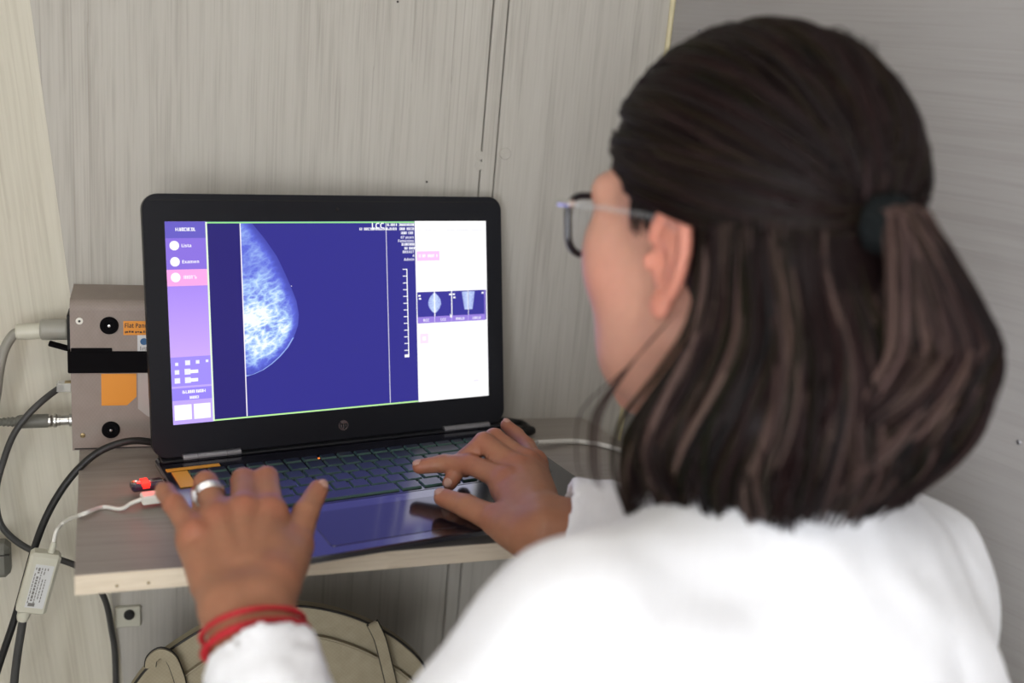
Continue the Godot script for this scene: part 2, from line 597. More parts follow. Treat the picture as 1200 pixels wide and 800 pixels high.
func make_materials() -> void:
	var wt := streaks(1024, 640, c8(184, 180, 171), c8(150, 143, 134), c8(196, 192, 184), 11)
	mats.wall = tex_mat(wt, Vector3(1.2, 0.42, 1), 0.55)
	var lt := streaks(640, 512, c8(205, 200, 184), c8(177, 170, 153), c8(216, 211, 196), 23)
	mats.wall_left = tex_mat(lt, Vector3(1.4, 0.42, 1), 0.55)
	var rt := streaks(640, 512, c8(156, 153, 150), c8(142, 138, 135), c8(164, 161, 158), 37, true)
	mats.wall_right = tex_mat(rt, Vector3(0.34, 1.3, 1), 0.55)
	var st := streaks(512, 512, c8(154, 147, 139), c8(133, 126, 118), c8(165, 158, 150), 51, true)
	mats.shelf = tex_mat(st, Vector3(0.8, 2.2, 1), 0.5)
	var et := streaks(128, 256, c8(222, 208, 186), c8(200, 184, 160), c8(232, 220, 200), 61, true)
	mats.edge = tex_mat(et, Vector3(1.4, 6, 1), 0.5)
	mats.plain_wall = mat(c8(232, 230, 226), 0.8)
	mats.floor = mat(c8(176, 170, 160), 0.6)
	mats.gap = mat(c8(128, 120, 110), 0.9)
	mats.caulk = mat(c8(208, 198, 160), 0.5)
	mats.black = mat(c8(24, 25, 29), 0.42, 0.0, 0.4)
	mats.bezel = mat(c8(27, 28, 33), 0.36, 0.0, 0.35)
	mats.deck = mat(c8(18, 18, 27), 0.17, 0.0, 0.8)
	mats.deck.clearcoat_enabled = true
	mats.deck.clearcoat = 0.6
	mats.deck.clearcoat_roughness = 0.12
	mats.pad = mat(c8(16, 16, 25), 0.12, 0.0, 0.8)
	mats.rubber = mat(c8(22, 22, 22), 0.75)
	mats.cable_black = mat(c8(27, 27, 27), 0.5)
	mats.cable_dark = mat(c8(62, 62, 61), 0.5)
	mats.cable_grey = mat(c8(142, 140, 130), 0.5)
	mats.plastic_grey = mat(c8(150, 148, 138), 0.45)
	mats.plastic_pale = mat(c8(196, 194, 178), 0.4)
	mats.relief = mat(c8(104, 104, 96), 0.5)
	mats.white_plastic = mat(c8(224, 222, 212), 0.35)
	mats.metal = mat(c8(190, 190, 188), 0.25, 1.0)
	mats.hinge = mat(c8(150, 150, 154), 0.35, 0.8)
	mats.brass = mat(c8(150, 132, 96), 0.4, 0.8)
	mats.device = tex_mat(weave(128, c8(146, 134, 126), 0.018, 5), Vector3(9, 9, 1), 0.5)
	mats.device_dust = tex_mat(weave(128, c8(128, 120, 106), 0.05, 8), Vector3(14, 14, 1), 0.85)
	mats.strap = mat(c8(16, 15, 17), 0.95, 0.0, 0.2)
	mats.orange = mat(c8(226, 146, 40), 0.5)
	mats.tape_orange = mat(c8(224, 158, 50), 0.45)
	mats.label_white = mat(c8(205, 206, 205), 0.4)
	mats.film = mat(c8(172, 168, 162), 0.3)
	mats.blue_print = mat(c8(40, 92, 140), 0.5)
	mats.dark_print = mat(c8(62, 46, 36), 0.6)
	mats.clear = mat(Color(0.86, 0.86, 0.84, 0.42), 0.08)
	mats.clear.transparency = BaseMaterial3D.TRANSPARENCY_ALPHA
	mats.lens = mat(Color(0.8, 0.82, 0.85, 0.12), 0.03)
	mats.lens.transparency = BaseMaterial3D.TRANSPARENCY_ALPHA
	mats.white_cable = mat(c8(224, 222, 214), 0.4)
	mats.bag = tex_mat(weave(128, c8(158, 148, 124), 0.03, 14), Vector3(7, 7, 1), 0.6)
	mats.piping = mat(c8(30, 27, 23), 0.5)
	mats.red_cord = mat(c8(182, 26, 38), 0.7)
	mats.silver = mat(c8(225, 224, 222), 0.18, 1.0)
	mats.stone = mat(c8(240, 240, 244), 0.05, 0.0, 1.0)
	mats.frame_black = mat(c8(20, 20, 26), 0.2, 0.0, 0.7)
	mats.hair_tie = mat(c8(26, 29, 30), 0.95, 0.0, 0.2)
	mats.led_red = mat(c8(90, 8, 8), 0.3)
	mats.led_red.emission_enabled = true
	mats.led_red.emission = c8(255, 40, 30)
	mats.led_red.emission_energy_multiplier = 2.2
	mats.led_amber = mats.led_red.duplicate()
	mats.led_amber.emission = c8(255, 120, 40)
	mats.led_amber.emission_energy_multiplier = 2.0
	mats.key = mat(Color(1, 1, 1), 0.3, 0.0, 0.6)
	mats.key.vertex_color_use_as_albedo = true

# ---------------------------------------------------------------- set and light
func place_camera() -> void:
	var cam := Camera3D.new()
	cam.name = "camera"
	add_child(cam)
	cam.transform = Transform3D(cam_basis, CAM)
	cam.near = 0.05
	cam.far = 50.0
	var at := CameraAttributesPhysical.new()
	at.frustum_focal_length = 12.0 / (400.0 / FPX)
	at.frustum_focus_distance = 1.06
	at.exposure_aperture = 2.6
	at.frustum_near = 0.05
	at.frustum_far = 50.0
	cam.attributes = at
	cam.fov = rad_to_deg(2.0 * atan(400.0 / FPX))
	cam.current = true

func place_environment() -> void:
	var we := WorldEnvironment.new()
	we.name = "world_environment"
	var e := Environment.new()
	e.background_mode = Environment.BG_COLOR
	e.background_color = c8(190, 205, 230)
	e.tonemap_mode = Environment.TONE_MAPPER_LINEAR
	e.tonemap_exposure = 1.07
	e.sdfgi_enabled = true
	e.ssao_enabled = true
	e.ssil_enabled = true
	we.environment = e
	add_child(we)

func area(called: String, at: Vector3, dir: Vector3, size: Vector2, col: Color, energy: float, parent: Node3D = null) -> void:
	var l := AreaLight3D.new()
	l.name = called
	if parent: parent.add_child(l)
	else: add_child(l)
	l.area_size = size
	l.light_color = col
	l.light_energy = energy
	l.area_range = 12.0
	l.shadow_enabled = true
	var up := Vector3.UP if absf(dir.y) < 0.9 else Vector3.BACK
	l.global_transform = Transform3D(Basis.looking_at(dir, up), at)

const WINDOW_ENERGY := 2.4
const REAR_ENERGY := 0.72
const CEILING_ENERGY := 0.22

const LAMP := Vector3(-0.28, 2.10, 0.98)

func place_lights() -> void:
	# daylight window in the side wall, left of and behind the camera
	area("window_daylight", Vector3(-0.90, 1.05, 2.05), Vector3(1, 0, 0), Vector2(0.9, 1.1), c8(244, 247, 255), WINDOW_ENERGY)
	# taller window in the rear wall
	area("rear_window_daylight", Vector3(-0.52, 1.05, 2.56), Vector3(0, 0, -1), Vector2(0.6, 1.3), c8(255, 252, 244), REAR_ENERGY)
	# flat ceiling lamp above the seat
	area("ceiling_lamp_light", LAMP + Vector3(0, -0.055, 0), Vector3(0, -1, 0), Vector2(0.46, 0.46), c8(255, 250, 240), CEILING_ENERGY)

func build_room() -> void:
	var mb := MB.new()
	mb.box(Vector3(0.0, -0.05, 1.2), Vector3(3.2, 0.1, 3.4))
	struct("floor", mb, mats.floor)
	mb = MB.new()
	mb.box(Vector3(0.0, 2.15, 1.2), Vector3(3.2, 0.1, 3.4))
	struct("ceiling", mb, mats.plain_wall)
	# back wall: a backing board with three panels whose joints stay open
	mb = MB.new()
	mb.box(Vector3(0.06, 1.125, WALL_Z - 0.045), Vector3(1.3, 2.25, 0.05))
	var wb := struct("wall_back", mb, mats.gap)
	for e in [[-0.62, 0.1563], [0.1578, 0.1733], [0.1748, 0.40]]:
		mb = MB.new()
		mb.box(Vector3((e[0] + e[1]) * 0.5, 1.125, WALL_Z - 0.01), Vector3(e[1] - e[0], 2.25, 0.02), 0.0008)
		lpart(wb, "panel", mb, mats.wall)
	# left wall: leans and turns away from the back wall along a slanted joint
	mb = MB.new()
	var d := Vector3(-cos(deg_to_rad(11.0)), 0, sin(deg_to_rad(11.0)))
	var p0 := Vector3(-0.229, 0.503, WALL_Z + 0.0005)
	var sl := (Vector3(-0.299, 1.173, WALL_Z + 0.0005) - p0) / 0.67
	var a := p0 - sl * 0.503
	var b := p0 + sl * 1.747
	var ln := 0.85
	var nn := (b - a).cross(d).normalized()
	if nn.z < 0: nn = -nn
	var th := nn * -0.02
	var uvw := Vector2(0, 0)
	# the panel bends away from the back wall over a hand's breadth
	var along_d := 0.0
	var ba := a
	var bb := b
	var base := mb.v.size()
	var steps := 10
	for i in steps + 1:
		var tn := deg_to_rad(11.0) * smoothstep(0.0, 1.0, float(i) / steps)
		var dn := Vector3(-cos(tn), 0, sin(tn))
		var bn := (b - a).cross(dn).normalized()
		if bn.z < 0: bn = -bn
		mb.vert(ba, bn, Vector2(-along_d, 0.0))
		mb.vert(bb, bn, Vector2(-along_d, -2.25))
		var l := 0.012 if i < steps else 0.0
		ba += dn * l; bb += dn * l; along_d += l
	for i in steps:
		var q := base + i * 2
		mb.tri_i(q, q + 1, q + 3); mb.tri_i(q, q + 3, q + 2)
	a = ba
	b = bb
	base = mb.v.size()
	for q in [[a, 0.0, 0.0], [b, 0.0, 2.25], [b + d * ln, -ln, 2.25], [a + d * ln, -ln, 0.0]]:
		mb.vert(q[0], nn, Vector2(q[1] - along_d, -q[2]))
	mb.tri_i(base, base + 1, base + 2); mb.tri_i(base, base + 2, base + 3)
	base = mb.v.size()
	for q in [[a, 0.0, 0.0], [b, 0.0, 2.25], [b + d * ln, -ln, 2.25], [a + d * ln, -ln, 0.0]]:
		mb.vert(q[0] + th, -nn, Vector2(q[1], -q[2]))
	mb.tri_i(base, base + 1, base + 2); mb.tri_i(base, base + 2, base + 3)
	for e in [[a, b], [b, b + d * ln], [b + d * ln, a + d * ln], [a + d * ln, a]]:
		mb.quad(e[0], e[1], e[1] + th, e[0] + th)
	struct("wall_left", mb, mats.wall_left)
	# right wall opens outward from the corner
	var rd := Vector3(sin(deg_to_rad(17.0)), 0, cos(deg_to_rad(17.0)))
	var rn := Vector3(-rd.z, 0, rd.x)
	var rc := Vector3(0.367, 1.125, WALL_Z)
	mb = MB.new()
	mb.box(rc + rd * 1.38 - rn * 0.02, Vector3(0.04, 2.25, 2.86), 0.0, Basis(-rn, Vector3.UP, rd))
	struct("wall_right", mb, mats.wall_right)
	mb = MB.new()
	mb.tube(PackedVector3Array([Vector3(0.3655, 0.0, WALL_Z + 0.002), Vector3(0.3655, 1.1, WALL_Z + 0.002), Vector3(0.3655, 2.25, WALL_Z + 0.002)]), 0.0032, 8)
	struct("trim_1", mb, mats.caulk)
	# rear and side walls of the room, behind the camera
	mb = MB.new()   # rear wall with a window opening: x -0.82..-0.22, y 0.4..1.7
	mb.box(Vector3(-0.96, 1.125, 2.65), Vector3(0.28, 2.25, 0.1))
	mb.box(Vector3(0.54, 1.125, 2.65), Vector3(1.52, 2.25, 0.1))
	mb.box(Vector3(-0.52, 0.2, 2.65), Vector3(0.6, 0.4, 0.1))
	mb.box(Vector3(-0.52, 1.975, 2.65), Vector3(0.6, 0.55, 0.1))
	struct("wall_rear", mb, mats.plain_wall)
	mb = MB.new()
	for e in [[-0.805, 1.05, 0.03, 1.3], [-0.235, 1.05, 0.03, 1.3], [-0.52, 0.415, 0.6, 0.03], [-0.52, 1.685, 0.6, 0.03], [-0.52, 1.05, 0.6, 0.03]]:
		mb.box(Vector3(e[0], e[1], 2.61), Vector3(e[2], e[3], 0.03), 0.003)
	var wr := struct("window_2", mb, mats.white_plastic)
	var frost2 := mat(c8(235, 240, 245), 0.5)
	frost2.emission_enabled = true
	frost2.emission = c8(255, 252, 244)
	frost2.emission_energy_multiplier = 1.2
	for yc in [0.7325, 1.3675]:
		mb = MB.new()
		mb.box(Vector3(-0.52, yc, 2.615), Vector3(0.54, 0.605, 0.006))
		lpart(wr, "pane", mb, frost2)
	mb = MB.new()   # side wall with a window opening: z 1.6..2.5, y 0.5..1.6
	mb.box(Vector3(-0.99, 0.25, 1.35), Vector3(0.1, 0.5, 2.7))
	mb.box(Vector3(-0.99, 1.925, 1.35), Vector3(0.1, 0.65, 2.7))
	mb.box(Vector3(-0.99, 1.05, 0.80), Vector3(0.1, 1.1, 1.6))
	mb.box(Vector3(-0.99, 1.05, 2.60), Vector3(0.1, 1.1, 0.2))
	struct("wall_side", mb, mats.plain_wall)
	mb = MB.new()
	for e in [[1.05, 1.615, 1.1, 0.03], [1.05, 2.485, 1.1, 0.03], [0.515, 2.05, 0.03, 0.9], [1.585, 2.05, 0.03, 0.9], [1.05, 2.05, 1.1, 0.03]]:
		mb.box(Vector3(-0.95, e[0], e[1]), Vector3(0.03, e[2], e[3]), 0.003)
	var wf := struct("window_1", mb, mats.white_plastic)
	var frost := mat(c8(235, 240, 245), 0.5)
	frost.emission_enabled = true
	frost.emission = c8(226, 234, 255)
	frost.emission_energy_multiplier = 1.2
	for zc in [1.8325, 2.2675]:
		mb = MB.new()
		mb.box(Vector3(-0.955, 1.05, zc), Vector3(0.006, 1.04, 0.405))
		lpart(wf, "pane", mb, frost)
	for q in [[LAMP, "flat square ceiling lamp above the seat"]]:
		var t := thing("ceiling_lamp", q[1], "lamp", q[0])
		mb = MB.new()
		mb.box(q[0] + Vector3(0, -0.02, 0), Vector3(0.54, 0.04, 0.54), 0.006)
		part(t, "lamp_housing", mb, mats.white_plastic)
		var glow := mat(c8(240, 238, 230), 0.5)
		glow.emission_enabled = true
		glow.emission = c8(255, 246, 230)
		glow.emission_energy_multiplier = 1.5
		mb = MB.new()
		mb.box(q[0] + Vector3(0, -0.043, 0), Vector3(0.48, 0.006, 0.48), 0.002)
		part(t, "diffuser", mb, glow)

func disc_on_wall(parent_called: String, label: String, category: String, p: Vector3, nn: Vector3, r: float, h: float, m: Material, group := "") -> Node3D:
	var t := thing(parent_called, label, category, p, 0.0, group)
	var mb := MB.new()
	mb.lathe([Vector2(r, 0), Vector2(r, h * 0.7), Vector2(r * 0.94, h), Vector2(0, h)], 24, along(p, nn))
	part(t, "cap", mb, m)
	return t

func build_wall_details() -> void:
	var z := WALL_Z
	disc_on_wall("screw_cover_cap", "round white screw cover cap beside the wall joint", "cap", onz(592, 180, z), Vector3.BACK, 0.0066, 0.0016, mats.wall)
	for q in [[562, 182, "upper"], [561.5, 194, "lower"]]:
		disc_on_wall("flush_screw_cap", "faint flush screw cap left of the wall joint, " + q[2] + " of two", "cap", onz(q[0], q[1], z), Vector3.BACK, 0.0050, 0.0005, mats.wall, "faint flush caps by the joint")
	disc_on_wall("screw_plug", "faint round screw plug on the wall between laptop and spectacles", "cap", onz(660, 365, z), Vector3.BACK, 0.0060, 0.0006, mats.wall)
	for q in [[466, 2, "tiny dark nail hole high on the wall above the laptop"], [500, 213, "tiny dark nail hole just above the laptop lid"]]:
		var p := onz(q[0], q[1], z)
		var t := thing("nail_head", q[2], "nail", p)
		var mb := MB.new()
		mb.lathe([Vector2(0.0012, -0.001), Vector2(0.0012, 0.0004), Vector2(0, 0.0006)], 10, along(p, Vector3.BACK))
		part(t, "head", mb, mats.piping)
	# small screw on the right wall
	var rd := Vector3(sin(deg_to_rad(17.0)), 0, cos(deg_to_rad(17.0)))
	var rn := Vector3(-rd.z, 0, rd.x)
	for q in [[820, 36, "small screw on the right wall above the hair"], [1194, 518, "small screw on the right wall beside the hair"]]:
		var dd := ray(q[0], q[1])
		var k := (Vector3(0.367, 0, WALL_Z) - CAM).dot(rn) / dd.dot(rn)
		var p := CAM + dd * k
		var t := thing("wall_screw", q[2], "screw", p)
		var mb := MB.new()
		mb.lathe([Vector2(0.0022, 0), Vector2(0.0022, 0.0006), Vector2(0.0014, 0.0012), Vector2(0, 0.0012)], 12, along(p, rn))
		part(t, "screw_head", mb, mats.hinge)
		mb = MB.new()
		mb.box(p + rn * 0.0012, Vector3(0.0004, 0.0026, 0.0004))
		mb.box(p + rn * 0.0012, Vector3(0.0004, 0.0004, 0.0026))
		part(t, "cross_slot", mb, mats.piping)

func build_shelf() -> void:
	var t := thing("wall_shelf", "pale wood-grain wall shelf with cream front edge, carrying the laptop", "shelf", Vector3(0.03, SHELF - 0.017, 0.05))
	var fl := Vector2(-0.246, 0.2165)
	var fr := Vector2(0.372, 0.1945)
	var poly := PackedVector2Array([Vector2(-0.262, WALL_Z), Vector2(0.313, WALL_Z), fr, fl])
	var mb := MB.new()
	mb.prism(poly, SHELF - 0.017, SHELF, Transform3D.IDENTITY, 0.0005)
	part(t, "board", mb, mats.shelf)
	mb = MB.new()
	var e := fr - fl
	var m := (fr + fl) * 0.5
	var ev := Vector3(e.x, 0, e.y).normalized()
	var en := Vector3(-ev.z, 0, ev.x)
	mb.box(Vector3(m.x, SHELF - 0.0085, m.y) + en * 0.0007, Vector3(e.length(), 0.0172, 0.0014), 0.0005, Basis(ev, Vector3.UP, en))
	part(t, "edge_band", mb, mats.edge)
	for px in [[137, 686], [174, 683]]:
		var p := onz(px[0], px[1], 0.2165)
		mb = MB.new()
		mb.lathe([Vector2(0.0013, -0.001), Vector2(0.0013, 0.0004), Vector2(0, 0.0006)], 10, along(Vector3(p.x, p.y, fl.y + (p.x - fl.x) * e.y / e.x) + en * 0.0014, en))
		part(t, "nail_head", mb, mats.brass)
	# square plate under the shelf
	var c := onz(150, 720, WALL_Z)
	var b := thing("wall_plate", "small white square plate with a black bolt on the wall under the shelf", "plate", c)
	mb = MB.new()
	mb.box(c + Vector3(0, 0, 0.003), Vector3(0.027, 0.025, 0.006), 0.001)
	part(b, "plate", mb, mats.plastic_pale)
	mb = MB.new()
	mb.lathe([Vector2(0.0058, 0), Vector2(0.0058, 0.003), Vector2(0.004, 0.0045), Vector2(0, 0.0045)], 20, along(c + Vector3(0.0015, 0.004, 0.006), Vector3.BACK))
	part(b, "bolt_head", mb, mats.rubber)

# ---------------------------------------------------------------- laptop
const YAW := 0.21049
const TILT := 0.20630
const DECK := 0.0205

func sx(p: float) -> int:
	return int(round(p * 16.0))
func sy(p: float) -> int:
	return int(round(p * 9.0))

func screen_image() -> ImageTexture:
	var w := 1600
	var h := 900
	var img := Image.create(w, h, false, Image.FORMAT_RGB8)
	var navy := c8(53, 50, 138)
	img.fill(navy)
	var nz := FastNoiseLite.new()
	nz.seed = 3; nz.frequency = 0.006; nz.fractal_octaves = 4
	img.fill_rect(Rect2i(sx(11.2), 0, sx(9.5), h), c8(44, 38, 112))
	# scan: boundary as (y, x) in percent
	var edge := [[1.0, 24.4], [9.0, 28.0], [17.8, 31.3], [26.0, 33.4], [33.3, 35.1], [41.0, 36.7], [48.1, 37.3], [54.0, 36.9], [59.9, 35.5], [65.0, 33.6], [69.3, 31.3], [73.0, 28.7], [75.7, 26.2], [77.6, 23.4], [78.7, 20.7]]
	var fib := FastNoiseLite.new()
	fib.seed = 9; fib.frequency = 0.018; fib.fractal_type = FastNoiseLite.FRACTAL_RIDGED; fib.fractal_octaves = 5
	var blob := FastNoiseLite.new()
	blob.seed = 21; blob.frequency = 0.009; blob.fractal_octaves = 4
	var x0: int = sx(20.8)
	for y in range(sy(1.0), sy(78.7)):
		var yp := y * 100.0 / h
		var xe := 20.7
		for i in edge.size() - 1:
			if yp >= edge[i][0] and yp <= edge[i + 1][0]:
				xe = lerpf(edge[i][1], edge[i + 1][1], (yp - edge[i][0]) / (edge[i + 1][0] - edge[i][0]))
		for x in range(x0, sx(xe)):
			var xp := x * 100.0 / w
			var din := minf((xe - xp) / 5.0, (78.7 - yp) / 9.0)
			var dx := (xp - 24.5) / 11.0
			var dy := (yp - 52.0) / 25.0
			var gl := clampf(1.15 - sqrt(dx * dx * 0.85 + dy * dy), 0.0, 1.0)
			gl += clampf(0.7 - Vector2((xp - 32.5) / 4.0, (yp - 54.0) / 9.0).length(), 0.0, 1.0) * 0.7
			var tissue := clampf(0.32 + 0.55 * fib.get_noise_2d(x * 0.8, y * 1.3 + x * 0.3) + 0.5 * blob.get_noise_2d(x, y), 0.0, 1.0)
			var k := clampf(0.20 * smoothstep(0.0, 1.0, din) + 0.26 * smoothstep(0.0, 0.06, din) + gl * (0.14 + 0.62 * tissue) + 0.28 * tissue * smoothstep(0.1, 0.8, din) - 0.08, 0.0, 1.0)
			if yp > 60.0 and din < 0.1: k = maxf(k, 0.62)
			var col: Color
			if k < 0.4: col = navy.lerp(c8(96, 108, 216), k / 0.4)
			elif k < 0.75: col = c8(96, 108, 216).lerp(c8(172, 204, 246), (k - 0.4) / 0.35)
			else: col = c8(172, 204, 246).lerp(c8(240, 250, 255), (k - 0.75) / 0.25)
			img.set_pixel(x, y, col)
	img.fill_rect(Rect2i(sx(35.05), sy(33.1), 4, 4), Color(1, 1, 1))
	var white := Color(1, 1, 1)
	img.fill_rect(Rect2i(sx(20.6), sy(1.0), 5, sy(98.0)), c8(246, 240, 250))
	img.fill_rect(Rect2i(sx(65.3), sy(1.0), 4, sy(98.0)), c8(212, 210, 226))
	# sidebar
	for y in h:
		var yp := y * 100.0 / h
		var c: Color
		if yp < 8.1: c = c8(104, 94, 194)
		elif yp < 23.4: c = c8(138, 113, 220)
		elif yp < 31.5: c = c8(244, 166, 228)
		elif yp < 66.5: c = c8(168, 138, 240).lerp(c8(202, 168, 250), (yp - 31.5) / 35.0)
		elif yp < 80.9: c = c8(158, 140, 244)
		elif yp < 81.9: c = c8(190, 168, 250)
		elif yp < 88.1: c = c8(150, 132, 240)
		else: c = c8(190, 166, 250)
		img.fill_rect(Rect2i(0, y, sx(11.1), 1), c)
	scribble(img, sx(2.5), sx(8.0), sy(3.0), 15, white, 40)
	var k := 0
	for r in [[11.7, "Lista"], [19.6, "Examen"], [27.2, ""]]:
		var cy: int = sy(r[0])
		var cx: int = sx(2.3)
		for yy in range(-21, 22):
			for xx in range(-21, 22):
				if xx * xx + yy * yy < 430: img.set_pixel(cx + xx, cy + yy, white)
		write(img, r[1], sx(4.2), cy + 8, 20, white, true)
		k += 1
	scribble(img, sx(4.2), sx(8.0), sy(26.4), 15, c8(255, 236, 252), 44)
	for q in [[1.6, 70.0, 1.4], [4.6, 69.6, 2.2], [7.4, 69.4, 1.6], [10.0, 69.2, 1.2], [1.6, 74.0, 2.0], [4.5, 74.0, 2.6], [1.6, 78.2, 2.4], [4.5, 78.2, 2.6]]:
		var s: int = int(q[2] * 10)
		img.fill_rect(Rect2i(sx(q[0]) - s / 2, sy(q[1]) - s / 2, s, s), c8(236, 236, 255))
	img.fill_rect(Rect2i(sx(5.2), sy(73.2), 36, 15), white)
	img.fill_rect(Rect2i(sx(5.2), sy(77.4), 34, 15), white)
	scribble(img, sx(2.8), sx(9.0), sy(83.2), 14, white, 41)
	scribble(img, sx(4.8), sx(7.2), sy(86.2), 13, white, 42)
	img.fill_rect(Rect2i(sx(0.5), sy(90.3), sx(4.7), sy(7.6)), white)
	img.fill_rect(Rect2i(sx(5.8), sy(90.3), sx(4.6), sy(7.6)), white)
	# viewer frame
	var green := c8(190, 240, 150)
	img.fill_rect(Rect2i(sx(11.1), sy(0.2), sx(63.8), 7), c8(150, 226, 140))
	img.fill_rect(Rect2i(sx(11.1), sy(99.1), sx(63.8), 7), green)
	img.fill_rect(Rect2i(sx(11.0), sy(0.2), 8, h - 4), c8(226, 244, 216))
	# exam data, right aligned; name and address lines stay unreadable as in the photograph
	write(img, "LCC", sx(60.6), sy(3.9), 38, white, true)
	scribble(img, sx(65.8), sx(74.6), sy(1.2), 13, white, 51)
	scribble(img, sx(56.8), sx(74.6), sy(3.4), 13, white, 52)
	scribble(img, sx(70.4), sx(74.6), sy(5.7), 13, white, 53)
	var yb := 9.4
	for s in ["67 years", "Femenino", "/", ":", "BREAST", "4", "Admin"]:
		if s == "/": scribble(img, sx(70.5), sx(74.6), sy(yb - 1.5), 13, white, 54)
		elif s == ":": scribble(img, sx(71.4), sx(74.6), sy(yb - 1.5), 13, white, 55)
		else: write(img, s, sx(74.7), sy(yb), 18, white, true, 2)
		yb += 2.02
	# scale
	img.fill_rect(Rect2i(sx(71.9), sy(26.0), 5, sy(48.6)), white)
	for i in 14:
		img.fill_rect(Rect2i(sx(71.9) - 20, sy(26.0 + i * 3.7), 24, 4), white)
	img.fill_rect(Rect2i(sx(71.9) - 20, sy(73.0), 24, 14), white)
	# right panel
	img.fill_rect(Rect2i(sx(75.0), 0, w - sx(75.0), h), white)
	scribble(img, sx(76.0), sx(83.0), sy(4.6), 9, c8(226, 226, 232), 60)
	scribble(img, sx(86.0), sx(98.5), sy(4.6), 9, c8(222, 222, 230), 61)
	scribble(img, sx(76.0), sx(83.5), sy(10.6), 8, c8(236, 236, 240), 62)
	img.fill_rect(Rect2i(sx(75.5), sy(16.6), sx(7.8), sy(5.2)), c8(250, 196, 244))
	scribble(img, sx(76.2), sx(82.4), sy(18.2), 15, white, 63)
	img.fill_rect(Rect2i(sx(83.5), sy(21.8), sx(16.0), 2), c8(226, 226, 230))
	img.fill_rect(Rect2i(sx(76.0), sy(62.0), sx(2.9), sy(5.6)), c8(252, 222, 246))
	img.fill_rect(Rect2i(sx(76.9), sy(63.8), sx(1.1), sy(2.0)), white)
	scribble(img, sx(87.0), sx(89.0), sy(90.5), 9, c8(234, 230, 240), 64)
	scribble(img, sx(94.5), sx(96.5), sy(90.0), 12, c8(226, 222, 236), 65)
	# thumbnails
	img.fill_rect(Rect2i(sx(75.3), sy(39.0), sx(24.3), sy(17.0)), c8(60, 56, 150))
	var caps := ["RCC", "LCC", "RMLO", "LMLO"]
	for i in 4:
		var tx: float = 75.3 + 5.95 * i
		img.fill_rect(Rect2i(sx(tx), sy(52.8), sx(5.95), sy(3.5)), c8(150, 126, 218))
		write(img, caps[i], sx(tx + 3.0), sy(55.4), 18, white, true, 1)
		img.fill_rect(Rect2i(sx(tx + 5.85), sy(39.0), 3 if i == 2 else 5, sy(17.2)), white if i < 3 else c8(150, 126, 218))
	for i in 4:
		var right := i % 2 == 0
		var spine: float = 81.2 if i < 2 else 93.1
		for y in range(sy(39.6), sy(50.8)):
			var t := (y * 100.0 / h - 39.6) / 11.2
			var wd: float
			if i < 2: wd = 2.1 * pow(clampf(sin(clampf(t, 0, 1) * PI * 0.98), 0, 1), 0.8)
			else: wd = 2.2 * (1.0 - 0.45 * t) if t < 0.9 else 0.0
			for dx in int(wd * w / 100.0):
				var x: int = sx(spine) + (-dx - 2 if right else dx + 4)
				var kk := 0.45 + 0.5 * absf(fib.get_noise_2d(x * 3.0, y * 3.0)) + 0.3 * (1.0 - dx / maxf(wd * w / 100.0, 1.0))
				if x < w and x > 0: img.set_pixel(x, y, c8(80, 84, 190).lerp(c8(206, 226, 252), clampf(kk, 0, 1)))
	for q in [[75.7, 40.6], [75.9, 42.2], [87.6, 40.4], [87.8, 42.2], [86.4, 40.4], [98.0, 40.2]]:
		img.fill_rect(Rect2i(sx(q[0]), sy(q[1]), 13, 8), white)
	# pointer
	for i in 22:
		img.fill_rect(Rect2i(sx(86.6), sy(51.4) + i, maxi(1, i * 2 / 3), 1), white)
	return ImageTexture.create_from_image(img)

func key_mesh(w: float, d: float) -> MB:
	var mb := MB.new()
	var y0 := 0.0
	var y1 := 0.0019
	var b := 0.0007
	mb.tint = Color(0.012, 0.018, 0.026)
	mb.flat([Vector3(-w / 2 + b, y1, -d / 2 + b), Vector3(w / 2 - b, y1, -d / 2 + b), Vector3(w / 2 - b, y1, d / 2 - b), Vector3(-w / 2 + b, y1, d / 2 - b)], Vector3.UP)
	mb.tint = Color(0.055, 0.115, 0.095)
	var q := [Vector2(-1, -1), Vector2(1, -1), Vector2(1, 1), Vector2(-1, 1)]
	for i in 4:
		var p: Vector2 = q[i]
		var r: Vector2 = q[(i + 1) % 4]
		var a := Vector3(p.x * w / 2, y0, p.y * d / 2)
		var e := Vector3(r.x * w / 2, y0, r.y * d / 2)
		var a2 := Vector3(p.x * (w / 2 - b), y1, p.y * (d / 2 - b))
		var e2 := Vector3(r.x * (w / 2 - b), y1, r.y * (d / 2 - b))
		var mid := (p + r).normalized()
		mb.flat([a, e, e2, a2], Vector3(mid.x, 0.35, mid.y).normalized())
	return mb

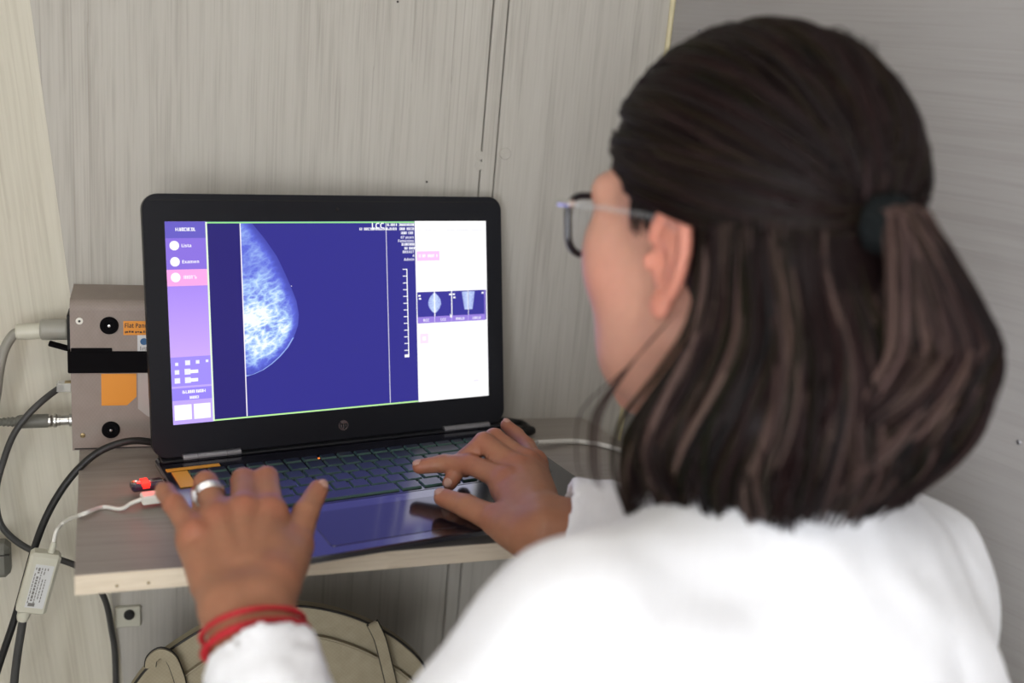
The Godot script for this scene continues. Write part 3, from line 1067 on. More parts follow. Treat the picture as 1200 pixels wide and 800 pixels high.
func build_laptop() -> void:
	var at := Vector3(0, SHELF, 0)
	var t := thing("laptop", "open black laptop showing a breast scan on its screen, on the shelf", "laptop", at, YAW)
	# base: thin upper plate over a tub that tapers to the underside
	var mb := MB.new()
	var zc := 0.1075
	mb.prism(rrect(0.378, 0.249, 0.012), 0.0150, DECK, Transform3D(Basis.IDENTITY, Vector3(0, 0, zc)), 0.0012, true)
	var base := lpart(t, "base", mb, mats.deck)
	mb = MB.new()
	mb.prism(rrect(0.352, 0.196, 0.012), 0.002, 0.0152, Transform3D(Basis.IDENTITY, Vector3(0, 0, 0.085)), 0.0, true)
	lpart(base, "underside", mb, mats.black)
	for p in [Vector3(-0.15, 0, 0.0), Vector3(0.15, 0, 0.0), Vector3(-0.15, 0, 0.165), Vector3(0.15, 0, 0.165)]:
		mb = MB.new()
		mb.lathe([Vector2(0.006, 0.0), Vector2(0.007, 0.0025), Vector2(0, 0.0025)], 14, Transform3D(Basis.IDENTITY, p))
		lpart(base, "rubber_foot", mb, mats.rubber)
	# rear strip between the hinges
	mb = MB.new()
	mb.box(Vector3(0, DECK + 0.0012, -0.004), Vector3(0.37, 0.0024, 0.020), 0.001)
	lpart(base, "hinge_cover", mb, mats.black)
	# keyboard
	mb = MB.new()
	mb.prism(rrect(0.344, 0.110, 0.004), DECK - 0.001, DECK + 0.0003, Transform3D(Basis.IDENTITY, Vector3(0, 0, 0.0825)), 0.0)
	var kb := lpart(t, "keyboard", mb, mats.pad)
	var u := 0.01836
	var rows := [
		[[1.0], 15, 0.0352, 0.0092], [[1, 1, 1, 1, 1, 1, 1, 1, 1, 1, 1, 1, 1, 2], 0, 0.0513, 0.0158],
		[[1.5, 1, 1, 1, 1, 1, 1, 1, 1, 1, 1, 1, 1, 1.5], 0, 0.0696, 0.0158], [[1.75, 1, 1, 1, 1, 1, 1, 1, 1, 1, 1, 1, 2.25], 0, 0.0879, 0.0158],
		[[2.25, 1, 1, 1, 1, 1, 1, 1, 1, 1, 1, 2.75], 0, 0.1062, 0.0158], [[1.25, 1, 1, 1.25, 5, 1.25, 1.25, 1, 1, 1], 0, 0.1245, 0.0158]]
	var cache := {}
	for r in rows:
		var x := -0.168
		var ws: Array = r[0].duplicate()
		if r[1] > 0:
			ws = []
			for i in r[1]: ws.append(1.0)
		for i in 4: ws.append(0.82)
		for w: float in ws:
			var kw := w * u
			var id := "%.2f_%.4f" % [w, r[3]]
			if not cache.has(id): cache[id] = key_mesh(kw - 0.0026, r[3]).mesh()
			var k := MeshInstance3D.new()
			k.name = "key"
			k.mesh = cache[id]
			k.material_override = mats.key
			kb.add_child(k, true)
			k.position = Vector3(x + kw / 2, DECK + 0.0003, r[2])
			x += kw
	mb = MB.new()
	mb.ball(Vector3(-0.0415, DECK + 0.0024, 0.0395), Vector3(0.0011, 0.0006, 0.0011))
	lpart(t, "key_light", mb, mats.led_amber)
	# touchpad with a thin recessed rim
	mb = MB.new()
	mb.prism(rrect(0.128, 0.066, 0.004), DECK - 0.001, DECK + 0.0004, Transform3D(Basis.IDENTITY, Vector3(-0.031, 0, 0.186)), 0.0003)
	lpart(t, "touchpad", mb, mats.pad)
	# orange stickers
	mb = MB.new()
	mb.box(Vector3(-0.160, DECK + 0.0003, 0.0225), Vector3(0.050, 0.0005, 0.0062))
	lpart(t, "sticker", mb, mats.tape_orange, "long orange strip sticker")
	mb = MB.new()
	mb.box(Vector3(-0.1745, DECK + 0.0008, 0.0475), Vector3(0.0145, 0.0005, 0.036))
	lpart(t, "sticker", mb, mats.tape_orange, "short orange sticker")
	# hinges
	for xc in [-0.137, 0.1425]:
		mb = MB.new()
		mb.lathe([Vector2(0, -0.028), Vector2(0.0042, -0.028), Vector2(0.0042, -0.0145), Vector2(0.0038, -0.0142), Vector2(0.0038, -0.0138), Vector2(0.0042, -0.0135), Vector2(0.0042, 0.0135), Vector2(0.0038, 0.0138), Vector2(0.0038, 0.0142), Vector2(0.0042, 0.0145), Vector2(0.0042, 0.028), Vector2(0, 0.028)], 18, along(Vector3(xc, 0.0225, 0.0015), Vector3.RIGHT))
		lpart(t, "hinge", mb, mats.hinge)
	# lid
	var lx := Vector3(1, 0, 0)
	var ln := Vector3(0, sin(TILT), cos(TILT))
	var lu := Vector3(0, cos(TILT), -sin(TILT))
	var hinge := Vector3(0, 0.022, 0)
	var lb := Basis(lx, ln, lx.cross(ln))
	mb = MB.new()
	var out := rrect(0.384, 0.2515, 0.015, 8)
	mb.prism(out, -0.0075, -0.0012, Transform3D(lb, hinge + lu * 0.12725), 0.0, true)
	lpart(t, "lid", mb, mats.black)
	mb = MB.new()
	mb.prism(out, -0.0014, 0.0, Transform3D(lb, hinge + lu * 0.12725), 0.0005, true)
	var bezel := lpart(t, "bezel", mb, mats.bezel)
	var tex := screen_image()
	var sm := mat(Color(0.015, 0.015, 0.018), 0.35, 0.0, 0.3)
	sm.emission_enabled = true
	sm.emission = Color(1, 1, 1)
	sm.emission_operator = BaseMaterial3D.EMISSION_OP_MULTIPLY
	sm.emission_texture = tex
	sm.emission_energy_multiplier = 1.05
	mb = MB.new()
	var sc := hinge + lu * 0.13 + ln * 0.0004
	var hx := lx * 0.1721
	var hy := lu * 0.0968
	mb.quad_uv(sc - hx + hy, sc + hx + hy, sc + hx - hy, sc - hx - hy, ln)
	lpart(t, "screen", mb, sm)
	var tr := t.global_transform
	area("screen_light", tr * (sc + ln * 0.004), tr.basis * ln, Vector2(0.33, 0.185), c8(150, 150, 240), 0.012, t)
	# emblem: a silver disc with dark italic letters
	var lp := hinge + lu * 0.0163 + ln * 0.0
	mb = MB.new()
	mb.lathe([Vector2(0.0054, 0), Vector2(0.0054, 0.0002), Vector2(0, 0.0002)], 28, Transform3D(lb, lp))
	var logo := lpart(t, "logo", mb, mats.metal, "round silver logo with the letters hp")
	var tm := TextMesh.new()
	tm.text = "hp"
	var fnt := SystemFont.new()
	fnt.font_names = PackedStringArray(["Droid Sans"])
	fnt.font_weight = 700
	fnt.font_italic = true
	tm.font = fnt
	tm.font_size = 64
	tm.pixel_size = 0.0078 / 64.0
	tm.depth = 0.0002
	var ti := MeshInstance3D.new()
	ti.name = "lettering"
	ti.mesh = tm
	ti.material_override = mats.bezel
	logo.add_child(ti)
	ti.transform = Transform3D(Basis(lx, lu, ln), lp + ln * 0.0003 + lu * 0.0002)
	mb = MB.new()
	mb.lathe([Vector2(0.0018, 0), Vector2(0.0018, 0.0002), Vector2(0, 0.0002)], 14, Transform3D(lb, hinge + lu * 0.239))
	lpart(bezel, "webcam", mb, mats.frame_black)
	mb = MB.new()
	mb.box(hinge + lu * 0.247 + ln * 0.0002, Vector3(0.37, 0.0012, 0.0006), 0.0002, Basis(lx, lu, ln))
	lpart(bezel, "rubber_strip", mb, mats.rubber)
	# speaker mark on the right
	var bm := TextMesh.new()
	bm.text = "B&O"
	bm.font = fnt
	bm.font_size = 64
	bm.pixel_size = 0.0055 / 64.0
	bm.depth = 0.0001
	var bi := MeshInstance3D.new()
	bi.name = "lettering"
	bi.mesh = bm
	bi.material_override = mats.hinge
	base.add_child(bi, true)
	bi.transform = Transform3D(Basis(Vector3.RIGHT, Vector3.FORWARD, Vector3.UP), Vector3(0.158, DECK + 0.0002, 0.0185))

# ---------------------------------------------------------------- interface box and cables at the left
func small_text(parent: Node3D, s: String, at: Vector3, b: Basis, height: float, m: Material, bold := true) -> void:
	var tm := TextMesh.new()
	tm.text = s
	var fnt := SystemFont.new()
	fnt.font_names = PackedStringArray(["Droid Sans"])
	fnt.font_weight = 700 if bold else 400
	tm.font = fnt
	tm.font_size = 64
	tm.pixel_size = height / 64.0
	tm.depth = 0.0001
	var o := MeshInstance3D.new()
	o.name = "lettering"
	o.mesh = tm
	o.material_override = m
	parent.add_child(o, true)
	o.global_transform = Transform3D(b, at)

func build_box() -> void:
	var zf := -0.050
	var c := Vector3(-0.1635, SHELF, -0.0805)
	var t := thing("interface_box", "grey beige metal electronics box with black strap, standing behind the laptop", "box", c)
	# body: rounded front top edge, drawn as a side profile extruded along x
	var prof := PackedVector2Array([Vector2(-0.111, 0.0), Vector2(zf, 0.0), Vector2(zf, 0.146)])
	for i in 7:
		var a := PI * 0.5 * i / 6.0
		prof.append(Vector2(zf - 0.010 + cos(a) * 0.010, 0.146 + sin(a) * 0.010))
	prof.append(Vector2(-0.111, 0.158))
	var mb := MB.new()
	# prism axis along x: local x -> z, local z -> y
	mb.prism(prof, -0.2655, -0.062, Transform3D(Basis(Vector3(0, 0, 1), Vector3(1, 0, 0), Vector3(0, 1, 0)), Vector3(0, SHELF, 0)), 0.0008)
	var body := part(t, "body", mb, mats.device)
	# dust lying on the top
	# seam above the shelf
	mb = MB.new()
	mb.box(Vector3(-0.1635, SHELF + 0.0016, zf + 0.0004), Vector3(0.2, 0.0012, 0.0008))
	part(body, "seam", mb, mats.piping)
	# strap: front and left side
	mb = MB.new()
	mb.box(Vector3(-0.165, 0.8335, zf + 0.0012), Vector3(0.206, 0.0225, 0.0024), 0.0008)
	mb.box(Vector3(-0.2670, 0.8335, -0.079), Vector3(0.0024, 0.0225, 0.062), 0.0008)
	mb.box(Vector3(-0.246, 0.846, zf + 0.0008), Vector3(0.038, 0.004, 0.0016), 0.0004)
	mb.box(Vector3(-0.276, 0.8450, -0.066), Vector3(0.022, 0.0032, 0.012), 0.001, Basis(Vector3(0, 0, 1), -0.30))
	part(t, "strap", mb, mats.strap, "black hook-and-loop strap")
	mb = MB.new()
	mb.box(Vector3(-0.2668, 0.8615, -0.072), Vector3(0.004, 0.036, 0.030), 0.001)
	part(t, "port_plate", mb, mats.rubber, "black socket plate")
	# knob screws
	for q in [[128, 381], [130, 503]]:
		var p := onz(q[0], q[1], zf)
		mb = MB.new()
		mb.lathe([Vector2(0.0087, 0), Vector2(0.0087, 0.0024), Vector2(0.0078, 0.0034), Vector2(0.0050, 0.0034), Vector2(0.0042, 0.0028), Vector2(0, 0.0028)], 28, along(p, Vector3.BACK))
		var kn := part(t, "knob_screw", mb, mats.strap)
		mb = MB.new()
		mb.lathe([Vector2(0.0018, 0), Vector2(0.0014, 0.0006), Vector2(0, 0.0008)], 12, along(p + Vector3(0, 0, 0.0027), Vector3.BACK))
		part(kn, "screw_head", mb, mats.metal)
	var pw := onz(93, 376, zf)
	mb = MB.new()
	mb.lathe([Vector2(0.0034, 0), Vector2(0.0034, 0.0008), Vector2(0.0015, 0.001), Vector2(0, 0.001)], 18, along(pw, Vector3.BACK))
	var wa := part(t, "washer", mb, mats.white_plastic)
	mb = MB.new()
	mb.lathe([Vector2(0.0013, 0), Vector2(0.0011, 0.0006), Vector2(0, 0.0007)], 10, along(pw + Vector3(0, 0, 0.0009), Vector3.BACK))
	part(wa, "screw_head", mb, mats.piping)
	var ps := onz(97, 510, zf)
	mb = MB.new()
	mb.lathe([Vector2(0.0026, 0), Vector2(0.0024, 0.0008), Vector2(0.001, 0.0012), Vector2(0, 0.0008)], 14, along(ps, Vector3.BACK))
	part(t, "small_screw", mb, mats.brass)
	# labels
	var z1 := zf + 0.0004
	var a0 := onz(144.5, 376, z1)
	mb = MB.new()
	mb.box(Vector3(a0.x + 0.026, a0.y - 0.0072, z1), Vector3(0.052, 0.0144, 0.0006))
	var ol := part(t, "label", mb, mats.orange, "orange label")
	small_text(ol, "Flat Panel", Vector3(a0.x + 0.0126, a0.y - 0.0046, z1 + 0.0004), Basis(Vector3(0.76, 0, 0), Vector3(0, 1, 0), Vector3(0, 0, 1)), 0.0048, mats.dark_print)
	mb = MB.new()
	rnd.seed = 77
	var xx := a0.x + 0.002
	while xx < a0.x + 0.048:
		var w := rnd.randf_range(0.0008, 0.0022)
		mb.box(Vector3(xx, a0.y - 0.0112 + rnd.randf_range(-0.0004, 0.0004), z1 + 0.0004), Vector3(w, rnd.randf_range(0.0010, 0.0022), 0.0002))
		xx += w + rnd.randf_range(0.0004, 0.0012)
	part(ol, "small_print", mb, mats.dark_print)
	var b0 := onz(161, 393, z1)
	mb = MB.new()
	mb.box(Vector3(b0.x + 0.007, b0.y - 0.0085, z1), Vector3(0.014, 0.018, 0.0006))
	var wl := part(t, "label", mb, mats.label_white, "small white label with a blue emblem")
	mb = MB.new()
	mb.lathe([Vector2(0.0036, 0), Vector2(0.0036, 0.0002), Vector2(0.0026, 0.0002), Vector2(0.0022, 0.0001), Vector2(0, 0.0001)], 20, along(b0 + Vector3(0.0062, -0.0062, 0.0003), Vector3.BACK))
	part(wl, "emblem", mb, mats.blue_print)
	mb = MB.new()
	for i in 5:
		mb.box(b0 + Vector3(0.003 + i * 0.0017, -0.0138 + (0.0006 if i % 2 == 0 else 0.0), 0.0004), Vector3(0.0006, 0.0040 if i % 3 == 0 else 0.0026, 0.0002))
	part(wl, "print", mb, mats.dark_print)
	# orange square sticker with a clipped corner
	var q0 := onz(118.5, 438, z1)
	var q1 := onz(160, 474.5, z1)
	var sq := PackedVector2Array([Vector2(q0.x, q0.y), Vector2(q1.x, q0.y), Vector2(q1.x, q1.y + 0.009), Vector2(q1.x - 0.009, q1.y), Vector2(q0.x, q1.y)])
	mb = MB.new()
	mb.prism(sq, 0, 0.0005, Transform3D(Basis(Vector3(1, 0, 0), Vector3(0, 0, 1), Vector3(0, 1, 0)), Vector3(0, 0, zf)), 0.0)
	part(t, "sticker", mb, mats.orange, "square orange sticker with a clipped corner")
	var f0 := onz(161.5, 437, z1)
	var fp := PackedVector2Array([Vector2(f0.x, f0.y), Vector2(f0.x + 0.05, f0.y), Vector2(f0.x + 0.05, f0.y - 0.047), Vector2(f0.x + 0.010, f0.y - 0.047), Vector2(f0.x, f0.y - 0.038)])
	mb = MB.new()
	mb.prism(fp, 0, 0.0004, Transform3D(Basis(Vector3(1, 0, 0), Vector3(0, 0, 1), Vector3(0, 1, 0)), Vector3(0, 0, zf)), 0.0)
	part(t, "label", mb, mats.film, "pale film label with a clipped corner")

func build_left_cables() -> void:
	var zc := -0.075
	# thick grey plug at the upper socket
	var p1 := Vector3(-0.2688, 0.8600, zc)
	var t := thing("thick_plug_cable", "thick grey cable with a large plug in the box's upper socket", "cable", p1)
	var mb := MB.new()
	mb.lathe([Vector2(0, 0), Vector2(0.0095, 0), Vector2(0.0105, 0.002), Vector2(0.0105, 0.024), Vector2(0.0090, 0.026), Vector2(0, 0.026)], 24, along(p1, Vector3(-1, -0.02, 0)))
	part(t, "plug", mb, mats.plastic_grey)
	mb = MB.new()
	var dirp := Vector3(-1, -0.06, 0.02).normalized()
	mb.lathe([Vector2(0.0082, 0.024), Vector2(0.0080, 0.046), Vector2(0.0070, 0.048), Vector2(0, 0.048)], 20, along(p1, dirp))
	part(t, "strain_relief", mb, mats.plastic_pale)
	mb = MB.new()
	mb.tube(curve([p1 + dirp * 0.046, onz(14, 394, zc + 0.004), onz(4, 412, zc + 0.008), onz(-2, 440, zc + 0.01), onz(-8, 480, zc + 0.012), onz(-40, 620, zc + 0.02)]), 0.0048, 12)
	part(t, "cord", mb, mats.cable_grey)

	# network cable looping down
	var p2 := Vector3(-0.2662, 0.7998, zc)
	t = thing("network_cable", "dark grey network cable with a clear plug looping past the white adapter", "cable", p2)
	mb = MB.new()
	mb.box(p2 + Vector3(-0.0075, 0, 0), Vector3(0.014, 0.0095, 0.0105), 0.001)
	part(t, "plug", mb, mats.clear, "clear plastic plug")
	mb = MB.new()
	for i in 4: mb.box(p2 + Vector3(-0.004, 0.0049, -0.0035 + i * 0.0022), Vector3(0.006, 0.0004, 0.0009))
	part(t, "contact", mb, mats.brass)
	mb = MB.new()
	mb.tube(curve([p2 + Vector3(-0.009, -0.001, 0), onz(66, 457, zc), onz(48, 471, zc + 0.012), onz(30, 489, zc + 0.017), onz(15, 511, zc + 0.018), onz(4, 540, zc + 0.016), onz(-4, 572, zc + 0.018), onz(-2, 606, zc + 0.018), onz(10, 626, zc + 0.018), onz(34, 643, zc + 0.016), onz(66, 654, zc + 0.014), onz(98, 668, zc + 0.012), onz(122, 700, zc), onz(131, 740, WALL_Z + 0.012), onz(135, 775, WALL_Z + 0.010), onz(136, 860, WALL_Z + 0.010)]), 0.0033, 10)
	part(t, "cord", mb, mats.cable_dark)

	# coaxial cable with a metal coupling
	var p3 := Vector3(-0.2662, 0.7635, zc)
	t = thing("coaxial_cable", "grey coaxial cable with a shiny metal coupling at the box's lower socket", "cable", p3)
	var dl := Vector3(-1, -0.01, 0)
	mb = MB.new()
	mb.lathe([Vector2(0, 0), Vector2(0.0062, 0), Vector2(0.0066, 0.001), Vector2(0.0066, 0.0035), Vector2(0.0052, 0.0045), Vector2(0.0052, 0.012), Vector2(0.0058, 0.0125), Vector2(0.0058, 0.015), Vector2(0, 0.015)], 20, along(p3, dl))
	part(t, "coupling", mb, mats.metal)
	mb = MB.new()
	mb.lathe([Vector2(0.0062, 0.015), Vector2(0.0072, 0.016), Vector2(0.0072, 0.018), Vector2(0.006, 0.0195), Vector2(0.0068, 0.021), Vector2(0.0068, 0.023), Vector2(0, 0.023)], 16, along(p3, dl))
	part(t, "nut", mb, mats.metal)
	mb = MB.new()
	var rel := [Vector2(0.0062, 0.022), Vector2(0.0070, 0.024), Vector2(0.0070, 0.048), Vector2(0.0062, 0.052)]
	for i in 6:
		rel.append(Vector2(0.0056 - i * 0.0003, 0.053 + i * 0.004))
		rel.append(Vector2(0.0044 - i * 0.0003, 0.0545 + i * 0.004))
	rel.append(Vector2(0, 0.078))
	mb.lathe(rel, 16, along(p3, dl))
	part(t, "strain_relief", mb, mats.relief)
	mb = MB.new()
	mb.tube(curve([p3 + dl * 0.074, p3 + Vector3(-0.10, -0.004, 0.004), p3 + Vector3(-0.14, -0.03, 0.01), p3 + Vector3(-0.16, -0.12, 0.016), p3 + Vector3(-0.16, -0.3, 0.02)]), 0.0030, 10)
	part(t, "cord", mb, mats.cable_grey)

	# laptop power cable: from the right plug round the back, over the shelf's left end
	var yw := SHELF + 0.0042
	var lt := Transform3D(Basis(Vector3.UP, YAW), Vector3(0, SHELF, 0))
	t = thing("power_cable", "black power cable running behind the laptop and over the shelf's left end", "cable", lt * Vector3(0.2, 0.0105, 0.004))
	mb = MB.new()
	mb.tube(curve([lt * Vector3(0.228, 0.0095, 0.0), lt * Vector3(0.232, 0.008, -0.010), Vector3(0.222, yw, -0.088), Vector3(0.18, yw, -0.100), Vector3(0.08, yw, -0.085), Vector3(0.0, yw, -0.045), Vector3(-0.09, yw, -0.030), Vector3(-0.16, SHELF + 0.008, -0.022), onz(178, 518, -0.012), onz(150, 517, -0.006), onz(118, 528, -0.002), onz(93, 548, 0.0), onz(72, 574, 0.002), onz(54, 606, 0.002), onz(41, 640, 0.0), onz(31, 675, 0.0), onz(18, 722, 0.0), onz(0, 776, 0.0), onz(-20, 840, 0.0)]), 0.0036, 10)
	part(t, "cord", mb, mats.cable_black)
	mb = MB.new()
	mb.lathe([Vector2(0, -0.002), Vector2(0.0048, 0), Vector2(0.0048, 0.016), Vector2(0.0055, 0.018), Vector2(0.0055, 0.036), Vector2(0.0042, 0.040), Vector2(0, 0.040)], 18, along(lt * Vector3(0.1925, 0.0105, 0.004), lt.basis * Vector3(1, -0.04, -0.12)))
	part(t, "plug", mb, mats.rubber)

	# white in-line adapter hanging at the shelf's end
	var a := onz(55, 646, 0.025)
	var b := onz(35.5, 716, 0.025)
	var ax := (b - a).normalized()
	var side := ax.cross(Vector3(0.1, 0, 1).normalized()).normalized()
	var fr := side.cross(ax).normalized()
	if fr.z < 0:
		fr = -fr
	if side.x < 0: side = -side
	var mid := (a + b) * 0.5
	t = thing("cable_adapter", "white in-line cable adapter with a printed label hanging left of the shelf", "adapter", b)
	mb = MB.new()
	var ab := Basis(side, -ax, fr)
	mb.box(mid, Vector3(0.0275, a.distance_to(b), 0.016), 0.003, ab)
	part(t, "housing", mb, mats.plastic_pale)
	mb = MB.new()
	mb.box(mid + fr * 0.0081 + ax * 0.001 + side * 0.001, Vector3(0.0165, 0.046, 0.0004), 0.0, ab)
	var lab := part(t, "label", mb, mats.label_white)
	mb = MB.new()
	rnd.seed = 5
	for row in 5:
		var off := -0.0058 + row * 0.0026
		var s := -0.019
		while s < 0.017:
			var l := rnd.randf_range(0.0012, 0.0035)
			if rnd.randf() < 0.85: mb.box(mid + fr * 0.0084 + ax * (s + l * 0.5) + side * off, Vector3(0.0018 if row == 1 else 0.0009, l, 0.0002), 0.0, ab)
			s += l + 0.0009
	mb.box(mid + fr * 0.0084 + ax * 0.0205 - side * 0.002, Vector3(0.006, 0.0035, 0.0002), 0.0, ab)
	part(lab, "small_print", mb, mat(c8(118, 116, 112), 0.6))
	mb = MB.new()
	mb.lathe([Vector2(0.0036, -0.004), Vector2(0.0030, 0.006), Vector2(0.0022, 0.011), Vector2(0, 0.011)], 12, along(a + side * 0.004, -ax))
	part(t, "strain_relief", mb, mats.plastic_pale)
	mb = MB.new()
	mb.lathe([Vector2(0.0062, -0.003), Vector2(0.0060, 0.006), Vector2(0.0050, 0.010), Vector2(0, 0.010)], 14, along(b - side * 0.005, ax))
	part(t, "strain_relief", mb, mats.plastic_pale)
	mb = MB.new()
	mb.tube(curve([a + side * 0.004 - ax * 0.008, onz(66, 622, 0.022), onz(77, 610, 0.018), ony(95, 603, SHELF + 0.0050), ony(120, 594, SHELF + 0.0024), lt * Vector3(-0.232, 0.0035, 0.0560), lt * Vector3(-0.222, 0.0070, 0.0540), lt * Vector3(-0.212, 0.0095, 0.0535)]), 0.0019, 8)
	part(t, "cord", mb, mats.white_cable, "thin white cord")
	mb = MB.new()
	mb.box(lt * Vector3(-0.2020, 0.0095, 0.0535), Vector3(0.024, 0.0085, 0.0135), 0.0015, lt.basis)
	part(t, "plug", mb, mats.white_plastic)
	mb = MB.new()
	mb.tube(curve([b - side * 0.005 + ax * 0.006, onz(25, 738, 0.025), onz(20, 770, 0.025), onz(16, 810, 0.025), onz(12, 900, 0.025)]), 0.0040, 10)
	part(t, "cord", mb, mats.cable_dark, "dark grey cord")

	# clip on the wall at the picture's edge
	var p := onz(-6, 654, -0.062)
	t = thing("cable_clip", "dark grey rounded block on the left wall beside the cable loop", "clip", p)
	mb = MB.new()
	mb.box(p, Vector3(0.030, 0.038, 0.022), 0.005)
	part(t, "clip_body", mb, mats.relief)
	mb = MB.new()
	mb.box(p + Vector3(0, 0.008, 0.0105), Vector3(0.0302, 0.0012, 0.002))
	part(t, "groove", mb, mats.piping)

	# memory stick in the laptop's left port
	t = thing("memory_stick", "dark memory stick glowing red in the laptop's left side", "memory stick", lt * Vector3(-0.22, 0.009, 0.030))
	mb = MB.new()
	mb.box(lt * Vector3(-0.2040, 0.0125, 0.0305), Vector3(0.029, 0.0075, 0.0145), 0.0022, lt.basis)
	part(t, "stick_body", mb, mat(c8(38, 26, 52), 0.25, 0.0, 0.7))
	mb = MB.new()
	mb.box(lt * Vector3(-0.1960, 0.0164, 0.0305), Vector3(0.012, 0.0005, 0.0050), 0.0002, lt.basis)
	part(t, "silver_strip", mb, mats.silver)
	mb = MB.new()
	mb.lathe([Vector2(0.0042, 0), Vector2(0.0042, 0.0008), Vector2(0.0022, 0.001), Vector2(0.002, 0.0004), Vector2(0, 0.0004)], 16, along(lt * Vector3(-0.2140, 0.0161, 0.0305), Vector3.UP))
	part(t, "eyelet", mb, mats.silver)
	mb = MB.new()
	mb.box(lt * Vector3(-0.2060, 0.0140, 0.0305), Vector3(0.0080, 0.0056, 0.0150), 0.0012, lt.basis)
	part(t, "light", mb, mats.led_red, "glowing red light")
	var ol := OmniLight3D.new()
	ol.name = "stick_light"
	ol.light_color = c8(255, 50, 40)
	ol.light_energy = 0.0008
	ol.light_size = 0.004
	ol.shadow_enabled = true
	ol.omni_range = 2.0
	t.add_child(ol)
	ol.global_position = lt * Vector3(-0.2060, 0.020, 0.0305)

	# white network cable at the right side
	t = thing("white_network_cable", "white network cable with a clear plug in the laptop's right side", "cable", lt * Vector3(0.2, 0.008, 0.036))
	mb = MB.new()
	mb.box(lt * Vector3(0.203, 0.0098, 0.036), Vector3(0.022, 0.0078, 0.0115), 0.001, lt.basis)
	part(t, "plug", mb, mats.clear, "clear plastic plug")
	mb = MB.new()
	for i in 4: mb.box(lt * Vector3(0.207, 0.0140, 0.0325 + i * 0.0023), Vector3(0.008, 0.0004, 0.0009), 0.0, lt.basis)
	part(t, "contact", mb, mats.brass)
	mb = MB.new()
	mb.tube(curve([lt * Vector3(0.208, 0.0098, 0.036), lt * Vector3(0.222, 0.0088, 0.036), ony(672, 517, SHELF + 0.0040), ony(704, 521, SHELF + 0.0036), ony(745, 532, SHELF + 0.0036), Vector3(0.352, SHELF + 0.004, 0.03), Vector3(0.385, SHELF - 0.02, 0.04), Vector3(0.395, SHELF - 0.12, 0.04), Vector3(0.395, SHELF - 0.4, 0.03)]), 0.0030, 10)
	part(t, "cord", mb, mats.white_cable)

